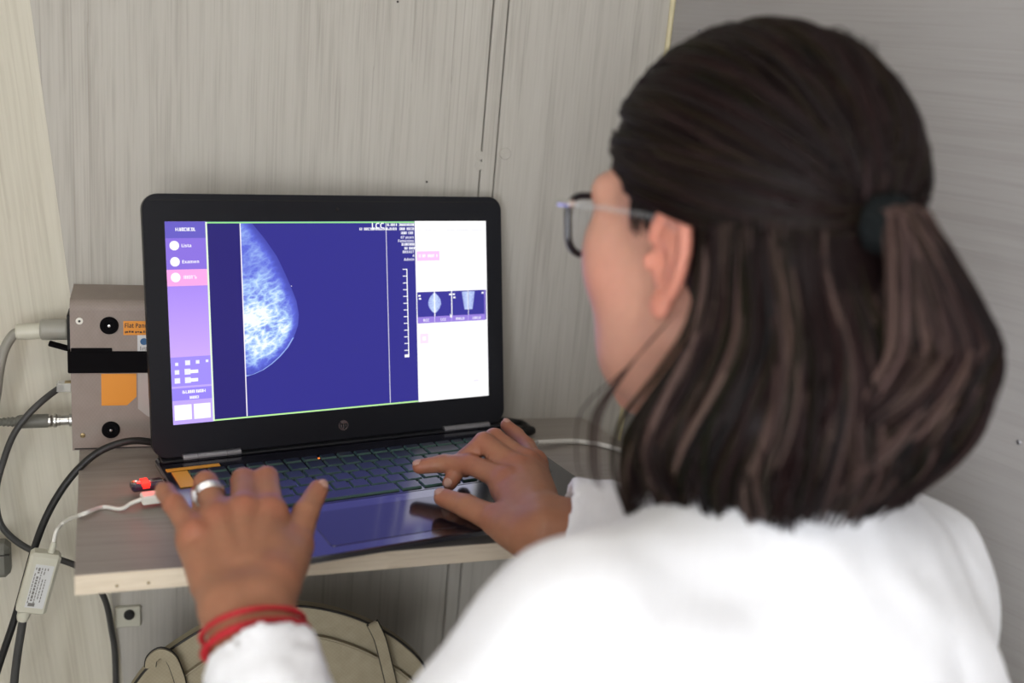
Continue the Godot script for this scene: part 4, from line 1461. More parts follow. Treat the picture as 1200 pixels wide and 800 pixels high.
# ---------------------------------------------------------------- handbag under the shelf
func build_bag() -> void:
	var zb := 0.045
	var y0 := 0.375
	var sb := thing("lower_shelf", "plain pale board under the shelf, carrying the handbag", "shelf", Vector3(-0.05, 0.357, 0.0))
	var mb := MB.new()
	mb.box(Vector3(-0.05, 0.366, -0.005), Vector3(0.40, 0.018, 0.21), 0.001)
	part(sb, "board", mb, mats.shelf)
	var t := thing("handbag", "beige handbag with dark piped edges under the shelf", "handbag", Vector3(-0.05, y0, zb))
	# outline of the back panel, traced on the plane it stands in
	var rim := []
	for q in [[150, 812], [172, 783], [205, 757], [250, 731], [300, 715], [348, 710], [395, 717], [436, 732], [470, 752], [495, 776], [498, 792], [484, 806]]:
		var p := onz(q[0], q[1], zb)
		rim.append(Vector3(p.x, p.y, zb))
	var rc := curve(rim, 5)
	var poly := PackedVector2Array()
	for p in rc: poly.append(Vector2(p.x, p.y))
	var left: Vector3 = rim[0]
	var right: Vector3 = rim[rim.size() - 1]
	poly.append(Vector2(right.x + 0.01, y0 + 0.02)); poly.append(Vector2(right.x - 0.01, y0)); poly.append(Vector2(left.x + 0.02, y0)); poly.append(Vector2(left.x - 0.005, y0 + 0.02))
	var face := Transform3D(Basis(Vector3(1, 0, 0), Vector3(0, 0, 1), Vector3(0, 1, 0)), Vector3.ZERO)
	mb = MB.new()
	mb.prism(poly, zb - 0.012, zb, face, 0.002, true)
	part(t, "flap", mb, mats.bag)
	mb = MB.new()
	mb.tube(rc, 0.0013, 8)
	part(t, "piping", mb, mats.piping)
	# front pocket below the flap with its own seam
	var rim2 := []
	for q in [[205, 800], [262, 762], [320, 746], [372, 746], [420, 760], [462, 782], [486, 800]]:
		var p := onz(q[0], q[1], zb + 0.006)
		rim2.append(Vector3(p.x, p.y, zb + 0.006))
	var rc2 := curve(rim2, 5)
	var poly2 := PackedVector2Array()
	for p in rc2: poly2.append(Vector2(p.x, p.y))
	var r2: Vector3 = rim2[rim2.size() - 1]
	var l2: Vector3 = rim2[0]
	poly2.append(Vector2(r2.x, y0)); poly2.append(Vector2(l2.x, y0))
	mb = MB.new()
	mb.prism(poly2, zb - 0.002, zb + 0.006, face, 0.002, true)
	part(t, "front_pocket", mb, mats.bag)
	mb = MB.new()
	mb.tube(rc2, 0.0009, 6)
	part(t, "seam", mb, mats.bag)
	# body behind the flap
	var poly3 := PackedVector2Array()
	for p in poly: poly3.append(Vector2(lerpf(p.x, -0.05, 0.06), lerpf(p.y, y0, 0.38)))
	mb = MB.new()
	mb.prism(poly3, zb - 0.085, zb - 0.011, face, 0.0, true)
	part(t, "bag_body", mb, mats.bag)
	# strap on the right and loop on the left
	for s in [[[[436, 729], [445, 748], [452, 775], [458, 802], [462, 840]], 0.011], [[[176, 781], [178, 771], [188, 764], [200, 770], [207, 785], [212, 803], [216, 840]], 0.010]]:
		var pts := []
		for q in s[0]: pts.append(onz(q[0], q[1], zb + 0.012))
		var pc := curve(pts, 6)
		mb = MB.new()
		var e1 := PackedVector3Array()
		var e2 := PackedVector3Array()
		for i in pc.size():
			var tg := (pc[mini(i + 1, pc.size() - 1)] - pc[maxi(i - 1, 0)]).normalized()
			var w: Vector3 = Vector3(tg.y, -tg.x, 0).normalized() * s[1] * 0.5
			e1.append(pc[i] - w); e2.append(pc[i] + w)
		for i in pc.size() - 1:
			var dz := Vector3(0, 0, 0.003)
			mb.quad(e1[i] + dz, e2[i] + dz, e2[i + 1] + dz, e1[i + 1] + dz)
			mb.quad(e1[i], e2[i], e2[i + 1], e1[i + 1])
			mb.quad(e1[i], e1[i] + dz, e1[i + 1] + dz, e1[i + 1])
			mb.quad(e2[i], e2[i] + dz, e2[i + 1] + dz, e2[i + 1])
		var st := part(t, "strap", mb, mats.bag)
		mb = MB.new()
		mb.tube(e1, 0.0011, 6)
		mb.tube(e2, 0.0011, 6)
		part(st, "piping", mb, mats.piping)

# ---------------------------------------------------------------- the person
var head_xf: Transform3D
const HEAD_AT := Vector3(0.1929, 1.0459, 0.3974)

func h3(x: float, y: float, f: float) -> Vector3:      # head coordinates: right, up, forward
	return Vector3(x, y, -f)

func set_head() -> void:
	var yaw := 0.3347
	var pitch := 0.1291
	var roll := -0.0252
	var fw := Vector3(-sin(yaw), 0, -cos(yaw))
	var rt := fw.cross(Vector3.UP)
	var f2 := fw * cos(pitch) - Vector3.UP * sin(pitch)
	var u2 := Vector3.UP * cos(pitch) + fw * sin(pitch)
	var r2 := rt * cos(roll) + u2 * sin(roll)
	var u3 := u2 * cos(roll) - rt * sin(roll)
	head_xf = Transform3D(Basis(r2, u3, -f2), HEAD_AT)

# joints in metres, worked out from the hands' places on and over the keyboard
const LW := Vector3(-0.1236, 0.7754, 0.3407)
const LE := Vector3(-0.090, 0.680, 0.540)
const LS := Vector3(0.057, 0.832, 0.535)
const RW := Vector3(0.1271, 0.7878, 0.2675)
const RE := Vector3(0.340, 0.765, 0.345)
const RS := Vector3(0.350, 0.803, 0.436)
const C7 := Vector3(0.212, 0.885, 0.468)
const HIP := Vector3(0.275, 0.47, 0.66)

var L := {
	"index": [Vector3(-0.1002, 0.8060, 0.2584), Vector3(-0.0997, 0.8160, 0.2145), Vector3(-0.0980, 0.7990, 0.1945), Vector3(-0.0965, 0.7725, 0.1850)],
	"middle": [Vector3(-0.1204, 0.8090, 0.2594), Vector3(-0.1176, 0.8135, 0.2110), Vector3(-0.1162, 0.7945, 0.1900), Vector3(-0.1150, 0.7715, 0.1790)],
	"ring": [Vector3(-0.1403, 0.8060, 0.2645), Vector3(-0.1474, 0.8165, 0.2205), Vector3(-0.1497, 0.7990, 0.2010), Vector3(-0.1496, 0.7725, 0.1920)],
	"little": [Vector3(-0.1574, 0.8000, 0.2764), Vector3(-0.1717, 0.8105, 0.2452), Vector3(-0.1778, 0.8115, 0.2245), Vector3(-0.1800, 0.8060, 0.2070)],
	"thumb": [Vector3(-0.1021, 0.7788, 0.3201), Vector3(-0.0825, 0.7847, 0.2767), Vector3(-0.0717, 0.7980, 0.2470), Vector3(-0.0583, 0.8075, 0.2225)]}
var R := {
	"index": [Vector3(0.1173, 0.7921, 0.1862), Vector3(0.0935, 0.7926, 0.1468), Vector3(0.0730, 0.7868, 0.1287), Vector3(0.0510, 0.7825, 0.1240)],
	"middle": [Vector3(0.1314, 0.7971, 0.1714), Vector3(0.1087, 0.8095, 0.1350), Vector3(0.0925, 0.7935, 0.1330), Vector3(0.0760, 0.7735, 0.1440)],
	"ring": [Vector3(0.1454, 0.7966, 0.1571), Vector3(0.1230, 0.8090, 0.1230), Vector3(0.1080, 0.7930, 0.1130), Vector3(0.0990, 0.7730, 0.1150)],
	"little": [Vector3(0.1587, 0.7918, 0.1444), Vector3(0.1612, 0.7945, 0.1105), Vector3(0.1566, 0.7990, 0.0905), Vector3(0.1490, 0.8050, 0.0790)],
	"thumb": [Vector3(0.1106, 0.7781, 0.2697), Vector3(0.0960, 0.7755, 0.2329), Vector3(0.0764, 0.7765, 0.2028), Vector3(0.0600, 0.7755, 0.1800)]}

var skin_noise := FastNoiseLite.new()

func hand_tint(p: Vector3, knuckles: Array) -> Color:
	var k := 1.0 + 0.07 * skin_noise.get_noise_3dv(p * 60.0) + 0.05 * skin_noise.get_noise_3dv(p * 260.0)
	var red := 0.0
	for q: Vector3 in knuckles:
		red = maxf(red, 1.0 - p.distance_to(q) / 0.020)
	red = clampf(red, 0.0, 1.0)
	return Color(0.352 * k, (0.160 - 0.034 * red) * k, (0.093 - 0.018 * red) * k)

func build_hand(mb: MB, j: Dictionary, w: Vector3, elbow: Vector3, back_up: Vector3) -> void:
	var lo := w
	var hi := w
	for key in j:
		for p: Vector3 in j[key]:
			lo = lo.min(p); hi = hi.max(p)
	var fw := w + (elbow - w).normalized() * 0.055
	lo = lo.min(fw) - Vector3.ONE * 0.034
	hi = hi.max(fw) + Vector3.ONE * 0.034
	var fl := Field.new(lo, hi, 0.0026)
	var rad := {"index": [0.0108, 0.0093, 0.0084, 0.0072], "middle": [0.0110, 0.0095, 0.0085, 0.0073], "ring": [0.0106, 0.0091, 0.0082, 0.0071], "little": [0.0096, 0.0081, 0.0073, 0.0063], "thumb": [0.0150, 0.0122, 0.0105, 0.0084]}
	var order := ["index", "middle", "ring", "little"]
	# forearm end and wrist, flattened by two parallel bones
	var ax := (elbow - w).normalized()
	var across: Vector3 = (j.index[0] - j.little[0]).normalized()
	across = (across - ax * across.dot(ax)).normalized()
	fl.cap(w + across * 0.011, fw + across * 0.010, 0.0195, 0.0225, 0.012)
	fl.cap(w - across * 0.011, fw - across * 0.010, 0.0195, 0.0225, 0.012)
	# palm: metacarpals, and webs between them
	for i in 4:
		var m: Vector3 = j[order[i]][0]
		var root := w + across * (0.014 - 0.0095 * i)
		var low := -back_up * 0.006
		fl.cap(root + low, m + low * 0.8, 0.0170, 0.0122 if i < 3 else 0.0112, 0.012)
		fl.cap(root.lerp(m, 0.45) + low * 2.0, root.lerp(m, 0.95) + low * 1.6, 0.0130, 0.0105, 0.012)
		if i > 0:
			var pm: Vector3 = j[order[i - 1]][0]
			fl.cap(pm + low, m + low, 0.0108, 0.0104, 0.010)
	# thumb muscle
	fl.cap(w + across * 0.012 - back_up * 0.006, j.thumb[0], 0.0165, 0.0165, 0.012)
	fl.cap(j.thumb[0], j.thumb[1], 0.0165, 0.0130, 0.010)
	fl.cap(j.thumb[0].lerp(j.thumb[1], 0.5), (j.index[0] as Vector3).lerp(w, 0.35) - back_up * 0.008, 0.0120, 0.0125, 0.014)
	for key in j:
		var q: Array = j[key]
		var r: Array = rad[key]
		var k0 := 0.006
		fl.cap(q[0], q[1], r[0], r[1] * 1.02, k0 if key != "thumb" else 0.008)
		fl.cap(q[1], q[2], r[1] * 1.02, r[2], 0.003)
		fl.cap(q[2], q[3], r[2], r[3], 0.003)
		# knuckle swelling
		if key != "thumb":
			fl.cap(q[0] + back_up * 0.0022, q[0] + back_up * 0.0022, r[0] * 0.92, r[0] * 0.92, 0.006)
		# tendon on the back of the hand
		if key != "thumb" and key != "little":
			fl.cap((q[0] as Vector3).lerp(w, 0.12) + back_up * 0.0062, (q[0] as Vector3).lerp(w, 0.62) + back_up * 0.0075, 0.0042, 0.0040, 0.008)
	var kn := []
	for key in j:
		kn.append(j[key][0] + back_up * 0.008); kn.append(j[key][1]); kn.append(j[key][3])
	var f0 := mb.v.size()
	var lp := fl.skin(mb)
	for i in lp.size(): mb.col[f0 + i] = hand_tint(lp[i], kn)
	# nails, slightly proud plates on the fingertips
	mb.tint = Color(0.50, 0.28, 0.22)
	for key in j:
		var q: Array = j[key]
		var d := ((q[3] as Vector3) - (q[2] as Vector3)).normalized()
		var u := back_up
		if key == "thumb":
			u = (back_up * 0.55 + across * 0.1 - d * back_up.dot(d) + (Vector3(0.35, 0.2, 0.5) if w.x < 0 else Vector3(-0.1, 0.7, 0.5))).normalized()
		u = (u - d * u.dot(d)).normalized()
		var sd := d.cross(u)
		var rr: float = rad[key][3]
		mb.ball((q[3] as Vector3) + d * rr * 0.12 + u * rr * 0.62, Vector3(rr * 0.62, rr * 0.42, rr * 0.80), Basis(sd, u, -d if sd.cross(u).dot(d) < 0 else d).orthonormalized(), 8, 12)
	mb.tint = Color(1, 1, 1)

func face_tint(p: Vector3) -> Color:
	var f := -p.z
	var k := 1.0 + 0.05 * skin_noise.get_noise_3dv(p * 70.0) + 0.03 * skin_noise.get_noise_3dv(p * 300.0)
	var c := Color(0.555, 0.288, 0.210)
	# redder ears
	if absf(p.x) > 0.072 and f < 0.02 and f > -0.04 and p.y > -0.045: c = Color(0.62, 0.250, 0.178)
	# cheeks
	var ck := clampf(1.0 - Vector2(p.y + 0.022, f - 0.062).length() / 0.035, 0, 1)
	c = c.lerp(Color(0.60, 0.262, 0.195), 0.6 * ck)
	# lips
	if f > 0.088 and absf(p.x) < 0.026 and p.y < -0.054 and p.y > -0.080: c = Color(0.42, 0.13, 0.12)
	# eyes and brows
	for s in [-1.0, 1.0]:
		var e := Vector2(p.x - s * 0.032, p.y - 0.024)
		if f > 0.078 and absf(e.x) < 0.013 and absf(e.y) < 0.0055:
			c = Color(0.75, 0.72, 0.70)
			if e.length() < 0.0058: c = Color(0.05, 0.03, 0.02)
		if f > 0.07 and absf(e.x) < 0.021 and absf(p.y - 0.045 + absf(e.x) * 0.15) < 0.0038: c = Color(0.06, 0.04, 0.035)
	return Color(c.r * k, c.g * k, c.b * k)

func build_head(mb: MB) -> void:
	var fl := Field.new(Vector3(-0.106, -0.215, -0.145), Vector3(0.106, 0.160, 0.115), 0.0036)
	var I := Basis.IDENTITY
	fl.ell(h3(0, 0.050, -0.004), I, Vector3(0.074, 0.086, 0.095), 0.01)
	fl.ell(h3(0, -0.012, 0.034), I, Vector3(0.062, 0.088, 0.062), 0.02)
	for s in [-1.0, 1.0]:
		fl.cap(h3(s * 0.050, -0.050, 0.004), h3(s * 0.012, -0.104, 0.076), 0.018, 0.017, 0.025)
		fl.ell(h3(s * 0.042, -0.024, 0.058), I, Vector3(0.027, 0.030, 0.026), 0.02)
		fl.ell(h3(s * 0.052, -0.002, 0.070), I, Vector3(0.019, 0.034, 0.021), 0.015)
		fl.ell(h3(s * 0.041, -0.066, 0.048), I, Vector3(0.024, 0.038, 0.036), 0.02)
	fl.ell(h3(0, -0.104, 0.080), I, Vector3(0.021, 0.018, 0.018), 0.015)
	fl.cap(h3(-0.048, 0.042, 0.078), h3(0.048, 0.042, 0.078), 0.013, 0.013, 0.015)
	for s in [-1.0, 1.0]:
		fl.ell(h3(s * 0.033, 0.024, 0.102), I, Vector3(0.016, 0.010, 0.014), 0.010, true)
		fl.ell(h3(s * 0.032, 0.023, 0.080), I, Vector3(0.0125, 0.0115, 0.0125), 0.002)
	fl.cap(h3(0, 0.024, 0.092), h3(0, -0.018, 0.113), 0.007, 0.0105, 0.010)
	for s in [-1.0, 1.0]:
		fl.ell(h3(s * 0.010, -0.023, 0.104), I, Vector3(0.008, 0.007, 0.010), 0.006)
	fl.cap(h3(-0.019, -0.062, 0.091), h3(0.019, -0.062, 0.091), 0.0062, 0.0062, 0.006)
	fl.cap(h3(-0.017, -0.073, 0.090), h3(0.017, -0.073, 0.090), 0.0068, 0.0068, 0.006)
	# neck
	fl.cap(h3(0, -0.050, -0.012), h3(0, -0.200, -0.052), 0.052, 0.056, 0.03)
	# ears
	for s in [-1.0, 1.0]:
		fl.ell(h3(s * 0.0765, 0.002, -0.014), Basis(Vector3.UP, s * 0.08) * Basis(Vector3.RIGHT, 0.15), Vector3(0.0050, 0.029, 0.017), 0.006)
		var prev := Vector3.ZERO
		for i in 15:
			var a := lerpf(0.35, 4.2, i / 14.0)       # from the front, over the top, down the back
			var fy := sin(a) * 0.031 + 0.003
			var ff := cos(a) * 0.0175 - 0.013 - fy * 0.18
			var back := clampf((-ff) / 0.03, 0, 1)
			var p := h3(s * (0.0785 + 0.0045 * back), fy, ff)
			if i > 0: fl.cap(prev, p, 0.0042, 0.0040, 0.003)
			prev = p
		fl.ell(h3(s * 0.080, -0.029, -0.010), I, Vector3(0.0055, 0.0100, 0.0085), 0.005)
		fl.ell(h3(s * 0.0785, -0.002, 0.005), I, Vector3(0.0035, 0.006, 0.004), 0.004)
		fl.ell(h3(s * 0.0850, -0.002, -0.008), I, Vector3(0.0080, 0.0125, 0.0080), 0.003, true)
	var f0 := mb.v.size()
	var lp := fl.skin(mb, head_xf)
	for i in lp.size(): mb.col[f0 + i] = face_tint(lp[i])

func build_person() -> void:
	skin_noise.seed = 4
	skin_noise.frequency = 1.0
	skin_noise.fractal_octaves = 2
	set_head()
	var t := thing("person", "seated person with dark brown half-tied hair and white coat, typing", "person", Vector3(HIP.x, 0.0, HIP.z - 0.15))
	var mb := MB.new()
	build_head(mb)
	print("head ", mb.v.size())
	build_hand(mb, L, LW, LE, Vector3(-0.05, 0.93, 0.36).normalized())
	build_hand(mb, R, RW, RE, Vector3(0.10, 0.97, 0.20).normalized())
	print("hands ", mb.v.size())
	# torso, arms and legs inside the clothes
	var fl := Field.new(Vector3(-0.16, 0.0, 0.12), Vector3(0.52, 0.92, 0.82), 0.016)
	var tb := Basis(Vector3(0.945, 0, -0.326), Vector3(-0.12, 0.90, -0.42).normalized(), Vector3.ZERO)
	tb.z = tb.x.cross(tb.y).normalized()
	tb.y = tb.z.cross(tb.x)
	fl.ell(C7.lerp(HIP, 0.40), tb, Vector3(0.125, 0.20, 0.075), 0.03)
	fl.ell(HIP + Vector3(0, 0.02, 0), tb, Vector3(0.14, 0.13, 0.09), 0.04)
	fl.cap(C7 + Vector3(0, 0.02, -0.005), C7 + Vector3(0, -0.1, 0.02), 0.045, 0.06, 0.03)
	for q in [[LS, LE, LW], [RS, RE, RW]]:
		fl.cap(C7 + Vector3(0, -0.06, 0.01), q[0], 0.035, 0.036, 0.03)
		fl.cap(q[0], q[1], 0.038, 0.030, 0.02)
		fl.cap(q[1], q[2].lerp(q[1], 0.15), 0.032, 0.022, 0.02)
	for s in [-1.0, 1.0]:
		var hp: Vector3 = HIP + tb.x * (0.09 * s) + Vector3(0, -0.02, 0)
		var kn := Vector3(0.20 + 0.10 * s, 0.44, 0.30 - 0.03 * s)
		fl.cap(hp, kn, 0.070, 0.050, 0.03)
		fl.cap(kn, Vector3(kn.x, 0.09, kn.z + 0.05), 0.048, 0.034, 0.02)
		fl.cap(Vector3(kn.x, 0.045, kn.z + 0.06), Vector3(kn.x - 0.02, 0.035, kn.z - 0.08), 0.035, 0.028, 0.02)
	mb.tint = Color(0.42, 0.22, 0.15)
	fl.skin(mb)
	var sk := mat(Color(1, 1, 1), 0.45, 0.0, 0.4)
	sk.vertex_color_use_as_albedo = true
	sk.subsurf_scatter_enabled = true
	sk.subsurf_scatter_strength = 0.12
	part(t, "body", mb, sk)
	print("body ", mb.v.size())
	build_coat(t, tb)
	# trousers and shoes, below the picture
	var tf := Field.new(Vector3(-0.02, 0.06, 0.15), Vector3(0.52, 0.62, 0.82), 0.014)
	tf.ell(HIP + Vector3(0, 0.0, 0), tb, Vector3(0.155, 0.13, 0.105), 0.04)
	for s in [-1.0, 1.0]:
		var hp: Vector3 = HIP + tb.x * (0.09 * s) + Vector3(0, -0.02, 0)
		var kn := Vector3(0.20 + 0.10 * s, 0.44, 0.30 - 0.03 * s)
		tf.cap(hp, kn, 0.082, 0.062, 0.03)
		tf.cap(kn, Vector3(kn.x, 0.10, kn.z + 0.05), 0.060, 0.050, 0.02)
	mb = MB.new()
	tf.skin(mb)
	part(t, "trousers", mb, mat(c8(60, 66, 84), 0.85))
	for s in [-1.0, 1.0]:
		var kn := Vector3(0.20 + 0.10 * s, 0.44, 0.30 - 0.03 * s)
		var sf := Field.new(kn - Vector3(0.08, 0.46, 0.20), kn + Vector3(0.08, -0.28, 0.20), 0.008)
		sf.cap(Vector3(kn.x, 0.052, kn.z + 0.065), Vector3(kn.x - 0.02, 0.042, kn.z - 0.09), 0.045, 0.038, 0.02)
		sf.cap(Vector3(kn.x, 0.10, kn.z + 0.055), Vector3(kn.x, 0.06, kn.z + 0.06), 0.040, 0.044, 0.02)
		sf.cut(Vector3(0, 0.002, 0), Vector3.DOWN)
		mb = MB.new()
		sf.skin(mb)
		part(t, "shoe", mb, mats.white_plastic)
	var sp := Vector3(HIP.x + 0.0, 0.0, HIP.z + 0.0)
	var so := thing("stool", "round padded stool under the seated person", "stool", sp)
	var seat_top := 0.325
	mb = MB.new()
	mb.lathe([Vector2(0, seat_top - 0.06), Vector2(0.17, seat_top - 0.06), Vector2(0.18, seat_top - 0.05), Vector2(0.18, seat_top - 0.012), Vector2(0.165, seat_top), Vector2(0, seat_top)], 32, Transform3D(Basis.IDENTITY, sp))
	part(so, "seat", mb, mats.rubber)
	mb = MB.new()
	mb.lathe([Vector2(0.22, 0), Vector2(0.22, 0.02), Vector2(0.03, 0.04), Vector2(0.03, seat_top - 0.06)], 28, Transform3D(Basis.IDENTITY, sp))
	part(so, "base", mb, mats.metal)
	build_hair(t)
	build_worn()

func build_coat(t: Node3D, tb: Basis) -> void:
	var mb := MB.new()
	var fn := FastNoiseLite.new()
	fn.seed = 12; fn.frequency = 1.0; fn.fractal_octaves = 2
	var fl := Field.new(Vector3(-0.18, 0.42, 0.26), Vector3(0.50, 0.97, 0.80), 0.0085)
	# yoke and back
	fl.ell(C7.lerp(HIP, 0.36), tb, Vector3(0.158, 0.205, 0.105), 0.05)
	fl.ell(C7.lerp(HIP, 0.72), tb, Vector3(0.150, 0.20, 0.110), 0.05)
	fl.cap(LS, RS, 0.062, 0.060, 0.04)
	fl.cap(C7 + Vector3(0, -0.022, 0.0), LS + Vector3(0, 0.004, 0), 0.056, 0.058, 0.03)
	fl.cap(C7 + Vector3(0, -0.022, 0.0), RS + Vector3(0, 0.004, 0), 0.056, 0.056, 0.03)
	fl.cap(C7 + Vector3(0, 0.006, -0.004), C7 + Vector3(0, -0.06, 0.015), 0.062, 0.075, 0.02)
	# upper sleeves
	fl.cap(LS, LE, 0.066, 0.056, 0.03)
	fl.cap(RS, RE, 0.062, 0.055, 0.03)
	fl.cap(RE, RW.lerp(RE, 0.5), 0.055, 0.050, 0.02)
	# armpit fold and elbow bulge of the left sleeve
	var am := LS.lerp(LE, 0.48)
	fl.ell(am + Vector3(-0.035, -0.02, -0.01), Basis.IDENTITY, Vector3(0.035, 0.045, 0.04), 0.02)
	fl.noise(fn, 0.0050, Vector3(11, 9, 11))
	# loose folds that run from the shoulder to the middle of the back
	for q in [[0.10, 0.30, 0.006], [0.18, 0.42, 0.005], [0.27, 0.55, 0.005]]:
		var a := LS.lerp(RS, q[0]) + Vector3(0.01, 0.03, 0.055)
		var b := C7.lerp(HIP, q[1]) + Vector3(-0.02, 0, 0.10)
		fl.cap(a, b, 0.007, 0.006, 0.03)
	# collar opening for the neck
	fl.ell(C7 + Vector3(-0.01, 0.075, -0.03), Basis.IDENTITY, Vector3(0.056, 0.03, 0.056), 0.008, true)
	fl.skin(mb)
	# forearm sleeves with open cuffs
	for q in [[LW, LE, 0.043, 0.036, 0.054], [RW, RE, 0.014, 0.041, 0.054]]:
		var w: Vector3 = q[0]
		var e: Vector3 = q[1]
		var ax := (e - w).normalized()
		var cuff: Vector3 = w + ax * q[2]
		var lo := cuff.min(e) - Vector3.ONE * 0.08
		var hi := cuff.max(e) + Vector3.ONE * 0.08
		var g := Field.new(lo, hi, 0.0052)
		g.cap(cuff - ax * 0.03, e, q[3], q[4], 0.01)
		g.noise(fn, 0.005, Vector3(22, 22, 22))
		# hem of the cuff
		var hemp := cuff + ax * 0.03
		g.cut(cuff, -ax)
		var cb := along(cuff, ax).basis
		g.ell(cuff, cb, Vector3(q[3] - 0.006, 0.024, q[3] - 0.006), 0.003, true)
		g.skin(mb)
		var ring := PackedVector3Array()
		for i in 29:
			var an := TAU * i / 28.0
			ring.append(hemp + cb.x * cos(an) * (q[3] + 0.0042) + cb.z * sin(an) * (q[3] + 0.0042))
	var cm := tex_mat(weave(128, c8(245, 246, 250), 0.010, 31), Vector3(30, 30, 1), 0.85, 0.2)
	cm.rim_enabled = true
	cm.rim = 0.25
	cm.rim_tint = 0.5
	part(t, "lab_coat", mb, cm, "white long-sleeved coat")
	print("coat ", mb.v.size())

# ---------------------------------------------------------------- hair
func cap_point(d: Vector3, lift: float) -> Vector3:
	var r := Vector3(0.0845, 0.0945, 0.1130)
	var c := h3(0, 0.0500, -0.014)
	var s := 1.0 / sqrt(d.x * d.x / (r.x * r.x) + d.y * d.y / (r.y * r.y) + d.z * d.z / (r.z * r.z))
	return c + d * (s + lift)

func hair_colour(v: float) -> Color:
	var dark := Color(0.0060, 0.0040, 0.0036)
	var mid := Color(0.0170, 0.0105, 0.0090)
	var lite := Color(0.098, 0.062, 0.053)
	return dark.lerp(mid, v * 1.6) if v < 0.62 else mid.lerp(lite, (v - 0.62) / 0.38)

func strand(mb: MB, pts: Array, r: float, per := 4, sides := 4) -> void:
	var c := curve(pts, per)
	var w := PackedVector3Array()
	var rr := PackedFloat32Array()
	for i in c.size():
		w.append(head_xf * c[i])
		var t := float(i) / (c.size() - 1)
		rr.append(r * (0.30 + 0.70 * sin(PI * clampf(t * 1.1, 0, 1)) if t < 0.5 else lerpf(1.0, 0.25, pow((t - 0.5) * 2.0, 2.0))))
	mb.tube(w, rr, sides, false)

func bob_ring(phi: float, y: float) -> Vector3:
	# phi: -PI/2..PI/2 from the left ear round the back to the right; y: head height
	var t := clampf((0.02 - y) / 0.165, 0.0, 1.0)
	var lat := lerpf(0.084, 0.112, smoothstep(0.15, 0.85, t)) - 0.010 * smoothstep(0.85, 1.0, t)
	var bk := lerpf(0.116, 0.155, smoothstep(0.0, 0.55, t)) - 0.026 * smoothstep(0.75, 1.0, t)
	var f0 := lerpf(-0.052, -0.014, smoothstep(0.3, 0.9, t))
	return h3(sin(phi) * lat, y, f0 - cos(phi) * (bk + f0))

